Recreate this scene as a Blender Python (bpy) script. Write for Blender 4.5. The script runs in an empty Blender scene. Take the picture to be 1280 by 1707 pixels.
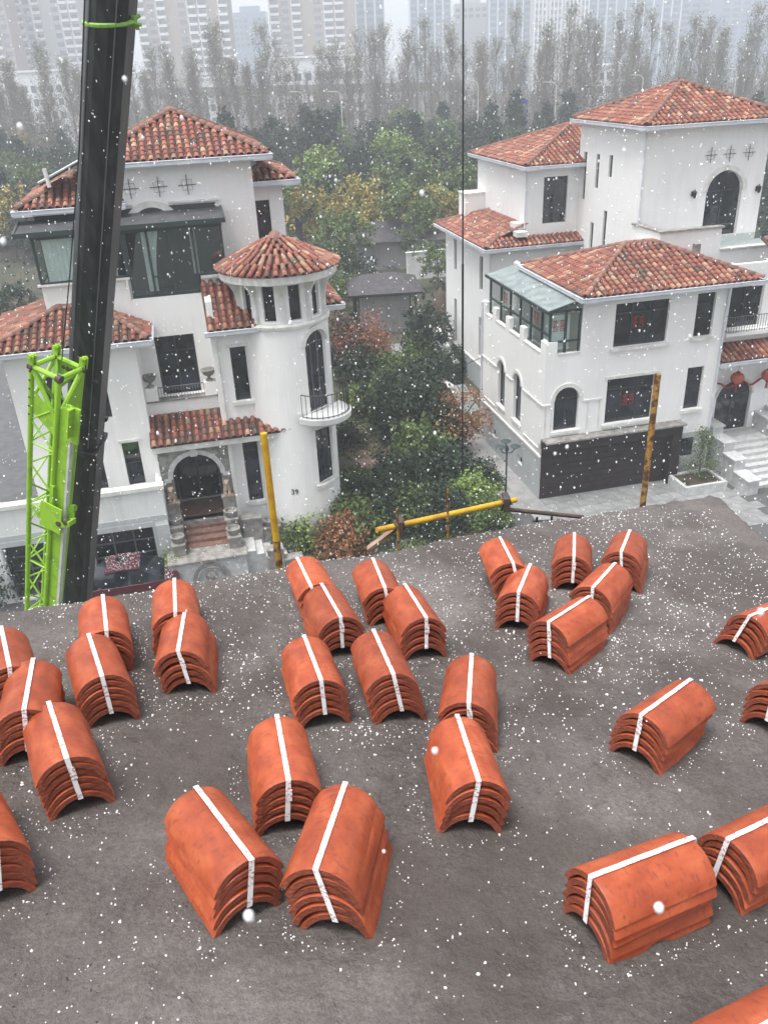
import bpy, bmesh, math, random
from mathutils import Vector, Matrix, noise
import numpy as np
R = math.radians
random.seed(7)
rng = np.random.default_rng(11)
scn = bpy.context.scene
col = scn.collection
V3 = Vector

# ------------------------------------------------------------------ camera
F, PITCH, ROLL, H = 1400.0, R(28.13), R(-2.76), 17.0
cf = V3((0, math.cos(PITCH), -math.sin(PITCH)))
cu0 = V3((0, math.sin(PITCH), math.cos(PITCH)))
cx0 = V3((1, 0, 0))
CX = math.cos(ROLL) * cx0 + math.sin(ROLL) * cu0
CU = -math.sin(ROLL) * cx0 + math.cos(ROLL) * cu0
CAM = V3((0, 0, H))
cd = bpy.data.cameras.new('camera')
cam = bpy.data.objects.new('camera', cd)
col.objects.link(cam)
cam.matrix_world = Matrix(((CX.x, CU.x, -cf.x, 0), (CX.y, CU.y, -cf.y, 0), (CX.z, CU.z, -cf.z, H), (0, 0, 0, 1)))
cd.sensor_fit = 'HORIZONTAL'
cd.sensor_width = 36
cd.lens = 36 * F / 1280
cd.clip_start = 0.05
cd.clip_end = 4000
cd.dof.use_dof = True
cd.dof.focus_distance = 5
cd.dof.aperture_fstop = 16
scn.camera = cam

# ------------------------------------------------------------------ sky, sun, exposure
EL, AZ = R(74), R(235)
w = bpy.data.worlds.new('World')
scn.world = w
w.use_nodes = True
nt = w.node_tree
bg = nt.nodes['Background']
sky = nt.nodes.new('ShaderNodeTexSky')
sky.sky_type = 'NISHITA'
sky.sun_disc = False
sky.sun_elevation = EL
sky.sun_rotation = AZ
sky.dust_density = 4
hs = nt.nodes.new('ShaderNodeHueSaturation')
hs.inputs['Saturation'].default_value = 0.22
nt.links.new(sky.outputs[0], hs.inputs['Color'])
nt.links.new(hs.outputs[0], bg.inputs[0])
bg.inputs[1].default_value = 0.15
sl = bpy.data.lights.new('sun', 'SUN')
sl.energy = 1.5
sl.angle = R(25)
sl.color = (1, .97, .93)
so = bpy.data.objects.new('sun', sl)
col.objects.link(so)
sdir = V3((math.cos(EL) * math.sin(AZ), math.cos(EL) * math.cos(AZ), math.sin(EL)))
so.rotation_euler = sdir.to_track_quat('Z', 'Y').to_euler()
vs = scn.view_settings
vs.view_transform = 'Standard'
vs.look = 'None'
vs.gamma = 1
vs.use_curve_mapping = False
vs.exposure = 1.05
scn.render.engine = 'CYCLES'
scn.cycles.volume_bounces = 2

# ------------------------------------------------------------------ helpers
def ray(px, py):
    return (px - 640) / F * CX - (py - 853.5) / F * CU + cf
def G(px, py, z=0.0):
    d = ray(px, py)
    return CAM + d * ((z - H) / d.z)
def atY(px, py, Y):
    d = ray(px, py)
    return CAM + d * (Y / d.y)
def proj(p):
    q = V3(p) - CAM
    z = q.dot(cf)
    return 640 + F * q.dot(CX) / z, 853.5 - F * q.dot(CU) / z, z
SX, SY, DZ = -0.07, -0.15, 1.78
DN = V3((-SX, -SY, 1)).normalized()
def D(px, py, h=0.0):
    d = ray(px, py)
    return CAM + d * ((DZ / math.sqrt(1 + SX * SX + SY * SY) - h) / -(DN.dot(d)))
def deckz(x, y):
    return H - DZ + SX * x + SY * y

def tag(o, label=None, cat=None, group=None, kind=None):
    if label: o['label'] = label
    if cat: o['category'] = cat
    if group: o['group'] = group
    if kind: o['kind'] = kind
    return o
def empty(name, loc=(0, 0, 0), rz=0, **k):
    o = bpy.data.objects.new(name, None)
    o.empty_display_size = .2
    col.objects.link(o)
    o.location = loc
    o.rotation_euler = (0, 0, rz)
    return tag(o, **k)
def link(name, me, parent=None, mw=None):
    o = bpy.data.objects.new(name, me)
    col.objects.link(o)
    if parent: o.parent = parent
    if mw is not None: o.matrix_local = mw
    return o

class MB:
    def __init__(s):
        s.v = []; s.f = []; s.mi = []; s.cur = 0
    def add(s, vs, fs):
        b = len(s.v)
        s.v += [tuple(p) for p in vs]
        s.f += [tuple(b + i for i in f) for f in fs]
        s.mi += [s.cur] * len(fs)
    def box(s, x0, x1, y0, y1, z0, z1):
        s.obox(V3((x0, y0, z0)), V3((x1 - x0, 0, 0)), V3((0, y1 - y0, 0)), V3((0, 0, z1 - z0)))
    def obox(s, p, a, b, c):
        p = V3(p); a = V3(a); b = V3(b); c = V3(c)
        s.add([p, p + a, p + a + b, p + b, p + c, p + a + c, p + a + b + c, p + b + c],
              [(0, 3, 2, 1), (4, 5, 6, 7), (0, 1, 5, 4), (1, 2, 6, 5), (2, 3, 7, 6), (3, 0, 4, 7)])
    def poly(s, pts):
        s.add(pts, [tuple(range(len(pts)))])
    def prism(s, pts, d):
        n = len(pts); d = V3(d)
        q = [V3(p) for p in pts]
        s.add(q + [p + d for p in q], [tuple(range(n))[::-1], tuple(range(n, 2 * n))] + [(i, (i + 1) % n, n + (i + 1) % n, n + i) for i in range(n)])
    def tube(s, p0, p1, r, n=8, r1=None, caps=True):
        p0 = V3(p0); p1 = V3(p1); r1 = r if r1 is None else r1
        d = (p1 - p0).normalized()
        a = d.orthogonal().normalized(); b = d.cross(a)
        vs = []
        for i in range(n):
            t = 2 * math.pi * i / n
            o = a * math.cos(t) + b * math.sin(t)
            vs += [p0 + o * r, p1 + o * r1]
        fs = [(2 * i, 2 * ((i + 1) % n), 2 * ((i + 1) % n) + 1, 2 * i + 1) for i in range(n)]
        if caps: fs += [tuple(2 * i for i in range(n))[::-1], tuple(2 * i + 1 for i in range(n))]
        s.add(vs, fs)
    def path(s, pts, r, n=6):
        for a, b in zip(pts, pts[1:]): s.tube(a, b, r, n)
    def lathe(s, c, prof, n=16, a0=0, a1=2 * math.pi, cap=False):
        c = V3(c); full = abs(a1 - a0 - 2 * math.pi) < 1e-6
        m = n if full else n + 1
        vs = []
        for r, z in prof:
            for i in range(m):
                t = a0 + (a1 - a0) * i / n
                vs.append(c + V3((r * math.cos(t), r * math.sin(t), z)))
        fs = []
        for k in range(len(prof) - 1):
            for i in range(n):
                j = (i + 1) % m
                fs.append((k * m + i, k * m + j, (k + 1) * m + j, (k + 1) * m + i))
        s.add(vs, fs)
    def build(s, name, mat, parent=None, smooth=False, **k):
        me = bpy.data.meshes.new(name)
        me.from_pydata(s.v, [], s.f)
        for m in (mat if isinstance(mat, (list, tuple)) else [mat]): me.materials.append(m)
        if any(s.mi): me.polygons.foreach_set('material_index', s.mi)
        if smooth: me.polygons.foreach_set('use_smooth', [True] * len(me.polygons))
        me.update()
        if smooth:
            try: me.set_sharp_from_angle(angle=R(40))
            except Exception: pass
        o = link(name, me, parent)
        return tag(o, **k)

# ------------------------------------------------------------------ materials
def mat(name, c1, c2=None, scale=3, rough=.8, bump=0, bscale=30, detail=6, metal=0, island=0, spec=.5, lo=.35, hi=.65, stretch=None, coat=0):
    m = bpy.data.materials.new(name)
    m.use_nodes = True
    t = m.node_tree; b = t.nodes['Principled BSDF']
    b.inputs['Roughness'].default_value = rough
    b.inputs['Metallic'].default_value = metal
    b.inputs['Specular IOR Level'].default_value = spec
    if coat: b.inputs['Coat Weight'].default_value = coat
    tc = t.nodes.new('ShaderNodeTexCoord')
    src = tc.outputs['Object']
    if stretch:
        mp = t.nodes.new('ShaderNodeMapping'); mp.inputs['Scale'].default_value = stretch
        t.links.new(src, mp.inputs[0]); src = mp.outputs[0]
    out = None
    if c2 is not None:
        n = t.nodes.new('ShaderNodeTexNoise'); n.inputs['Scale'].default_value = scale; n.inputs['Detail'].default_value = detail
        t.links.new(src, n.inputs['Vector'])
        r = t.nodes.new('ShaderNodeValToRGB')
        r.color_ramp.elements[0].position = lo; r.color_ramp.elements[1].position = hi
        r.color_ramp.elements[0].color = (*c1, 1); r.color_ramp.elements[1].color = (*c2, 1)
        t.links.new(n.outputs[0], r.inputs[0]); out = r.outputs[0]
    if island:
        g = t.nodes.new('ShaderNodeNewGeometry'); oi = t.nodes.new('ShaderNodeObjectInfo')
        ad = t.nodes.new('ShaderNodeMath'); ad.operation = 'ADD'
        t.links.new(g.outputs['Random Per Island'], ad.inputs[0]); t.links.new(oi.outputs['Random'], ad.inputs[1])
        fr = t.nodes.new('ShaderNodeMath'); fr.operation = 'FRACT'; t.links.new(ad.outputs[0], fr.inputs[0])
        mr = t.nodes.new('ShaderNodeMapRange'); mr.inputs[3].default_value = 1 - island; mr.inputs[4].default_value = 1 + island
        t.links.new(fr.outputs[0], mr.inputs[0])
        h = t.nodes.new('ShaderNodeHueSaturation'); t.links.new(mr.outputs[0], h.inputs['Value'])
        if out: t.links.new(out, h.inputs['Color'])
        else: h.inputs['Color'].default_value = (*c1, 1)
        out = h.outputs[0]
    if out: t.links.new(out, b.inputs['Base Color'])
    else: b.inputs['Base Color'].default_value = (*c1, 1)
    if bump:
        n2 = t.nodes.new('ShaderNodeTexNoise'); n2.inputs['Scale'].default_value = bscale; n2.inputs['Detail'].default_value = 5
        t.links.new(src, n2.inputs['Vector'])
        bp = t.nodes.new('ShaderNodeBump'); bp.inputs['Strength'].default_value = bump; bp.inputs['Distance'].default_value = .02
        t.links.new(n2.outputs[0], bp.inputs['Height']); t.links.new(bp.outputs[0], b.inputs['Normal'])
    return m

def ramp_island(name, stops, rough=.7, nscale=25):
    m = bpy.data.materials.new(name); m.use_nodes = True
    t = m.node_tree; b = t.nodes['Principled BSDF']; b.inputs['Roughness'].default_value = rough
    g = t.nodes.new('ShaderNodeNewGeometry'); oi = t.nodes.new('ShaderNodeObjectInfo')
    ad = t.nodes.new('ShaderNodeMath'); ad.operation = 'ADD'
    t.links.new(g.outputs['Random Per Island'], ad.inputs[0]); t.links.new(oi.outputs['Random'], ad.inputs[1])
    fr = t.nodes.new('ShaderNodeMath'); fr.operation = 'FRACT'; t.links.new(ad.outputs[0], fr.inputs[0])
    r = t.nodes.new('ShaderNodeValToRGB')
    cr = r.color_ramp
    cr.elements[0].position = stops[0][0]; cr.elements[0].color = (*stops[0][1], 1)
    cr.elements[1].position = stops[-1][0]; cr.elements[1].color = (*stops[-1][1], 1)
    for p, c in stops[1:-1]:
        e = cr.elements.new(p); e.color = (*c, 1)
    t.links.new(fr.outputs[0], r.inputs[0])
    tc = t.nodes.new('ShaderNodeTexCoord'); n = t.nodes.new('ShaderNodeTexNoise'); n.inputs['Scale'].default_value = nscale
    t.links.new(tc.outputs['Object'], n.inputs['Vector'])
    mr = t.nodes.new('ShaderNodeMapRange'); mr.inputs[1].default_value = .3; mr.inputs[2].default_value = .7; mr.inputs[3].default_value = .7; mr.inputs[4].default_value = 1.15
    t.links.new(n.outputs[0], mr.inputs[0])
    h = t.nodes.new('ShaderNodeHueSaturation'); t.links.new(mr.outputs[0], h.inputs['Value']); t.links.new(r.outputs[0], h.inputs['Color'])
    t.links.new(h.outputs[0], b.inputs['Base Color'])
    return m

def wall_mat(name, base, stain, streak=.5):
    # stucco with long vertical run-off streaks, blotches and a fine float finish
    m = bpy.data.materials.new(name); m.use_nodes = True
    t = m.node_tree; b = t.nodes['Principled BSDF']; b.inputs['Roughness'].default_value = .85
    tc = t.nodes.new('ShaderNodeTexCoord')
    mp = t.nodes.new('ShaderNodeMapping'); mp.inputs['Scale'].default_value = (4, 4, .35)
    t.links.new(tc.outputs['Object'], mp.inputs[0])
    n1 = t.nodes.new('ShaderNodeTexNoise'); n1.inputs['Scale'].default_value = 1.3; n1.inputs['Detail'].default_value = 8; n1.inputs['Roughness'].default_value = .65
    t.links.new(mp.outputs[0], n1.inputs['Vector'])
    n2 = t.nodes.new('ShaderNodeTexNoise'); n2.inputs['Scale'].default_value = .55; n2.inputs['Detail'].default_value = 5
    t.links.new(tc.outputs['Object'], n2.inputs['Vector'])
    mu = t.nodes.new('ShaderNodeMath'); mu.operation = 'MULTIPLY'
    t.links.new(n1.outputs[0], mu.inputs[0]); t.links.new(n2.outputs[0], mu.inputs[1])
    mr = t.nodes.new('ShaderNodeMapRange'); mr.inputs[1].default_value = .22; mr.inputs[2].default_value = .42; mr.inputs[4].default_value = streak
    t.links.new(mu.outputs[0], mr.inputs[0])
    mx = t.nodes.new('ShaderNodeMix'); mx.data_type = 'RGBA'
    mx.inputs[6].default_value = (*base, 1); mx.inputs[7].default_value = (*stain, 1)
    t.links.new(mr.outputs[0], mx.inputs[0]); t.links.new(mx.outputs[2], b.inputs['Base Color'])
    n3 = t.nodes.new('ShaderNodeTexNoise'); n3.inputs['Scale'].default_value = 14; n3.inputs['Detail'].default_value = 4
    t.links.new(tc.outputs['Object'], n3.inputs['Vector'])
    bp = t.nodes.new('ShaderNodeBump'); bp.inputs['Strength'].default_value = .12; bp.inputs['Distance'].default_value = .02
    t.links.new(n3.outputs[0], bp.inputs['Height']); t.links.new(bp.outputs[0], b.inputs['Normal'])
    return m

def glass_mat(name, tint=(.88, .93, .92), mixf=.13):
    m = bpy.data.materials.new(name); m.use_nodes = True
    t = m.node_tree; t.nodes.remove(t.nodes['Principled BSDF'])
    o = t.nodes['Material Output']
    tr = t.nodes.new('ShaderNodeBsdfTransparent'); tr.inputs[0].default_value = (*tint, 1)
    gl = t.nodes.new('ShaderNodeBsdfGlossy'); gl.inputs['Roughness'].default_value = .03
    mx = t.nodes.new('ShaderNodeMixShader'); mx.inputs[0].default_value = mixf
    t.links.new(tr.outputs[0], mx.inputs[1]); t.links.new(gl.outputs[0], mx.inputs[2]); t.links.new(mx.outputs[0], o.inputs[0])
    return m

M = {}
M['stucco'] = wall_mat('white_stucco', (.79, .785, .77), (.55, .55, .52), .28)
M['stucco2'] = wall_mat('weathered_stucco', (.68, .69, .68), (.42, .44, .41), .5)
M['plinth'] = wall_mat('grey_plinth_stone', (.42, .44, .45), (.30, .31, .32), .6)
M['trim'] = mat('white_trim', (.72, .72, .70), (.55, .55, .50), scale=2.5, rough=.7, bump=.1)
M['gutter'] = mat('pale_gutter_metal', (.50, .53, .58), (.62, .64, .68), scale=2, rough=.5)
M['frame'] = mat('dark_window_frame', (.028, .032, .034), rough=.4)
M['framegreen'] = mat('dark_green_frame', (.03, .045, .045), rough=.4)
M['pane'] = mat('dark_window_glass', (.006, .009, .011), (.028, .034, .045), scale=1.3, rough=.04, spec=.7, lo=.4, hi=.62, detail=3)  # mottled base colour imitates varied reflections in the panes
M['clear'] = glass_mat('clear_conservatory_glass')
M['roofglass'] = mat('greenish_roof_glass', (.15, .185, .18), (.25, .29, .28), scale=2.5, rough=.35, spec=.7)
M['curtain'] = mat('pale_curtain', (.84, .88, .87), (.9, .92, .91), scale=2, rough=.9)
M['curtain2'] = mat('yellowish_curtain', (.74, .80, .56), (.80, .84, .64), scale=2, rough=.9)
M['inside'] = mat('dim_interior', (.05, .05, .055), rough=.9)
M['metal'] = mat('black_iron', (.02, .02, .022), rough=.5)
M['rail'] = mat('grey_iron_railing', (.10, .105, .11), rough=.5)
M['stone'] = mat('carved_grey_stone', (.16, .15, .14), (.30, .29, .27), scale=4, rough=.85, bump=.5, bscale=12)
M['palestone'] = mat('pale_granite', (.40, .41, .41), (.54, .54, .53), scale=5, rough=.6, bump=.2)
M['redstone'] = mat('red_brown_granite_step', (.16, .085, .065), (.24, .15, .12), scale=6, rough=.35, bump=.2)
M['garage'] = mat('dark_brown_garage_door', (.022, .016, .016), (.034, .026, .025), scale=3, rough=.7, spec=.25)
M['orange'] = None
M['rooftile'] = ramp_island('weathered_roof_tile', [(0, (.20, .068, .046)), (.18, (.29, .095, .06)), (.36, (.24, .075, .052)), (.48, (.125, .062, .048)), (.58, (.34, .13, .085)), (.70, (.27, .085, .055)), (.80, (.42, .21, .13)), (.86, (.085, .062, .052)), (.93, (.47, .30, .19)), (1, (.33, .14, .10))])
M['rooftile_old'] = ramp_island('mossy_roof_tile', [(0, (.19, .06, .04)), (.2, (.28, .085, .055)), (.35, (.12, .058, .042)), (.5, (.32, .12, .075)), (.62, (.09, .07, .05)), (.75, (.24, .075, .05)), (.84, (.45, .25, .15)), (.92, (.07, .06, .048)), (1, (.34, .14, .09))])
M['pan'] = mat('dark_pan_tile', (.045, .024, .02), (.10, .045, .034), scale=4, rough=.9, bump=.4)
M['ridge'] = ramp_island('ridge_tile', [(0, (.20, .095, .07)), (.4, (.28, .125, .09)), (.7, (.17, .10, .08)), (1, (.34, .17, .12))])
M['red'] = mat('red_paper', (.30, .012, .02), rough=.7)
M['lantern'] = mat('faded_red_lantern', (.42, .085, .045), (.55, .14, .07), scale=6, rough=.6)
M['boom'] = mat('black_boom_paint', (.013, .015, .017), (.045, .050, .052), lo=.42, hi=.75, scale=2.2, rough=.38, bump=.05, stretch=(3, 3, .4), spec=.5)
M['green'] = mat('lime_green_paint', (.27, .50, .025), (.15, .29, .03), scale=5, lo=.5, hi=.8, rough=.45, bump=.03)
M['greenstrap'] = mat('green_webbing', (.22, .42, .08), rough=.8)
M['offwhite'] = mat('offwhite_paint', (.55, .58, .52), (.42, .44, .38), scale=4, rough=.6)
M['yellow'] = mat('yellow_scaffold_paint', (.52, .33, .02), (.40, .22, .02), scale=9, rough=.45, bump=.2, bscale=60, lo=.45, hi=.6)
M['rust'] = mat('rusty_yellow_pipe', (.36, .20, .045), (.10, .05, .028), scale=26, rough=.75, bump=.5, bscale=80, lo=.45, hi=.56)
M['darkpipe'] = mat('dark_rusty_pipe', (.045, .038, .034), (.09, .06, .045), scale=20, rough=.7)
M['wood'] = mat('weathered_plank', (.22, .13, .09), (.35, .25, .18), scale=8, rough=.9, bump=.4)
M['snow'] = mat('white_hail', (.88, .89, .90), rough=.6)
M['strap'] = None
M['black'] = mat('lettering_black', (.02, .02, .02), rough=.6)
M['white'] = mat('lettering_white', (.75, .75, .75), rough=.6)
M['car'] = mat('dark_red_car_paint', (.06, .008, .014), rough=.3, spec=.6, coat=.6)
M['tyre'] = mat('tyre_rubber', (.02, .02, .02), rough=.9)
M['shingle'] = mat('grey_brown_shingle', (.035, .032, .035), (.07, .064, .068), scale=3, rough=.7, bump=.4)
M['darkroof'] = mat('dark_wet_panel', (.045, .047, .05), (.08, .082, .085), scale=3, rough=.45)
M['greywall'] = wall_mat('grey_render', (.30, .30, .29), (.20, .20, .19), .7)
M['bark'] = mat('bark', (.06, .05, .04), (.12, .10, .085), scale=6, rough=.95)
M['palebark'] = mat('pale_bark', (.18, .155, .14), (.26, .23, .21), scale=3, rough=.95)
M['lamp'] = mat('green_grey_lamp_metal', (.03, .05, .05), rough=.5)
M['soil'] = mat('dark_soil', (.04, .033, .025), (.075, .06, .045), scale=4, rough=1, bump=.6, bscale=8)
M['brickpath'] = mat('pink_brick_path', (.20, .13, .11), (.27, .18, .155), scale=6, rough=.85, bump=.3)
M['slab'] = mat('wet_grey_paving', (.20, .205, .205), (.30, .305, .30), scale=3, rough=.35, bump=.15, island=.12)
M['joint'] = mat('dark_paving_joint', (.09, .09, .09), rough=.9)
M['asphalt'] = mat('wet_asphalt', (.06, .06, .062), (.10, .10, .10), scale=2, rough=.4)
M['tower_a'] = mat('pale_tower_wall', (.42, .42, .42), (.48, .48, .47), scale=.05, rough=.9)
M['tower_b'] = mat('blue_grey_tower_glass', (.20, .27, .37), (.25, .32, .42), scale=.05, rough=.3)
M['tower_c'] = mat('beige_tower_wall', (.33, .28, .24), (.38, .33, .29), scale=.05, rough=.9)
M['balcony'] = mat('white_tower_balcony', (.75, .76, .77), rough=.8)
M['towerwin'] = mat('tower_window', (.17, .20, .24), rough=.2)
M['statue'] = mat('tan_stone_lion', (.30, .22, .17), (.42, .32, .25), scale=8, rough=.8, bump=.5, bscale=20)
M['bluetarp'] = mat('blue_sheet', (.03, .06, .30), rough=.6)
def leafmat(name, c, isl=.45):
    return mat(name, c, tuple(x * 1.5 for x in c), scale=.7, rough=.7, island=isl, spec=.3)
M['lf_dark'] = leafmat('dark_evergreen_leaf', (.026, .042, .026))
M['lf_mid'] = leafmat('mid_green_leaf', (.085, .120, .042))
M['lf_bright'] = leafmat('bright_green_leaf', (.15, .21, .055))
M['lf_yel'] = leafmat('yellow_green_leaf', (.24, .20, .055))
M['lf_rust'] = leafmat('rusty_autumn_leaf', (.22, .105, .05))
M['lf_red'] = leafmat('red_brown_leaf', (.18, .075, .05))
M['lf_grey'] = leafmat('grey_green_leaf', (.15, .155, .11))
M['lf_bare'] = leafmat('grey_twig', (.105, .092, .08), .3)

def orange_tile():
    m = bpy.data.materials.new('wet_orange_clay'); m.use_nodes = True
    t = m.node_tree; b = t.nodes['Principled BSDF']
    tc = t.nodes.new('ShaderNodeTexCoord'); oi = t.nodes.new('ShaderNodeObjectInfo')
    va = t.nodes.new('ShaderNodeVectorMath'); va.operation = 'ADD'
    sc = t.nodes.new('ShaderNodeVectorMath'); sc.operation = 'SCALE'; sc.inputs['Scale'].default_value = 37
    cmb = t.nodes.new('ShaderNodeCombineXYZ')
    t.links.new(oi.outputs['Random'], cmb.inputs[0]); t.links.new(oi.outputs['Random'], cmb.inputs[1])
    t.links.new(cmb.outputs[0], sc.inputs[0]); t.links.new(tc.outputs['Object'], va.inputs[0]); t.links.new(sc.outputs[0], va.inputs[1])
    def nz(s, d=6, stretch=None):
        n = t.nodes.new('ShaderNodeTexNoise'); n.inputs['Scale'].default_value = s; n.inputs['Detail'].default_value = d
        if stretch:
            mp = t.nodes.new('ShaderNodeMapping'); mp.inputs['Scale'].default_value = stretch
            t.links.new(va.outputs[0], mp.inputs[0]); t.links.new(mp.outputs[0], n.inputs['Vector'])
        else: t.links.new(va.outputs[0], n.inputs['Vector'])
        return n.outputs[0]
    r = t.nodes.new('ShaderNodeValToRGB')
    for i, (p, c) in enumerate([(.34, (.27, .046, .015)), (.52, (.35, .066, .020)), (.70, (.41, .096, .034))]):
        e = r.color_ramp.elements[i] if i < 2 else r.color_ramp.elements.new(p)
        e.position = p; e.color = (*c, 1)
    t.links.new(nz(13, 7, (1.6, .8, 1.6)), r.inputs[0])
    # wet dark scratches / smudges
    r2 = t.nodes.new('ShaderNodeValToRGB'); r2.color_ramp.elements[0].position = .56; r2.color_ramp.elements[1].position = .66
    r2.color_ramp.elements[0].color = (0, 0, 0, 1); r2.color_ramp.elements[1].color = (1, 1, 1, 1)
    t.links.new(nz(52, 7, (.8, 1.5, .8)), r2.inputs[0])
    mu = t.nodes.new('ShaderNodeMath'); mu.operation = 'MULTIPLY'; mu.inputs[1].default_value = .62
    t.links.new(r2.outputs[0], mu.inputs[0])
    mx = t.nodes.new('ShaderNodeMix'); mx.data_type = 'RGBA'; mx.inputs[7].default_value = (.17, .036, .018, 1)
    t.links.new(mu.outputs[0], mx.inputs[0]); t.links.new(r.outputs[0], mx.inputs[6])
    h = t.nodes.new('ShaderNodeHueSaturation')
    mr = t.nodes.new('ShaderNodeMapRange'); mr.inputs[3].default_value = .78; mr.inputs[4].default_value = 1.12
    t.links.new(oi.outputs['Random'], mr.inputs[0]); t.links.new(mr.outputs[0], h.inputs['Value']); t.links.new(mx.outputs[2], h.inputs['Color'])
    t.links.new(h.outputs[0], b.inputs['Base Color'])
    mr2 = t.nodes.new('ShaderNodeMapRange'); mr2.inputs[1].default_value = .35; mr2.inputs[2].default_value = .65; mr2.inputs[3].default_value = .38; mr2.inputs[4].default_value = .75
    t.links.new(nz(9, 4), mr2.inputs[0]); t.links.new(mr2.outputs[0], b.inputs['Roughness'])
    bp = t.nodes.new('ShaderNodeBump'); bp.inputs['Strength'].default_value = .35; bp.inputs['Distance'].default_value = .004
    t.links.new(nz(60, 6), bp.inputs['Height']); t.links.new(bp.outputs[0], b.inputs['Normal'])
    return m
M['orange'] = orange_tile()
M['rim'] = mat('shaded_clay_rim', (.15, .034, .017), (.22, .054, .026), scale=30, rough=.7, bump=.4, bscale=90, island=.15)  # darker copy of the clay: overhead shade put into rim and underside colour

def strap_mat():
    m = bpy.data.materials.new('printed_white_strap'); m.use_nodes = True
    t = m.node_tree; b = t.nodes['Principled BSDF']; b.inputs['Roughness'].default_value = .45
    tc = t.nodes.new('ShaderNodeTexCoord')
    mp = t.nodes.new('ShaderNodeMapping'); mp.inputs['Scale'].default_value = (110, 150, 150)
    t.links.new(tc.outputs['Object'], mp.inputs[0])
    vo = t.nodes.new('ShaderNodeTexNoise'); vo.inputs['Scale'].default_value = 1; vo.inputs['Detail'].default_value = 2
    t.links.new(mp.outputs[0], vo.inputs['Vector'])
    g = t.nodes.new('ShaderNodeTexNoise'); g.inputs['Scale'].default_value = 14; g.inputs['Detail'].default_value = 1
    t.links.new(tc.outputs['Object'], g.inputs['Vector'])
    def step(s, lo, hi):
        r = t.nodes.new('ShaderNodeMapRange'); r.inputs[1].default_value = lo; r.inputs[2].default_value = hi
        t.links.new(s, r.inputs[0]); return r.outputs[0]
    mu = t.nodes.new('ShaderNodeMath'); mu.operation = 'MULTIPLY'
    t.links.new(step(vo.outputs[0], .52, .58), mu.inputs[0]); t.links.new(step(g.outputs[0], .44, .5), mu.inputs[1])
    sx = t.nodes.new('ShaderNodeSeparateXYZ'); t.links.new(tc.outputs['UV'], sx.inputs[0])
    mx = t.nodes.new('ShaderNodeMix'); mx.data_type = 'RGBA'
    mx.inputs[6].default_value = (.74, .75, .74, 1); mx.inputs[7].default_value = (.42, .24, .26, 1)
    t.links.new(mu.outputs[0], mx.inputs[0]); t.links.new(mx.outputs[2], b.inputs['Base Color'])
    return m
M['strap'] = strap_mat()

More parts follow.
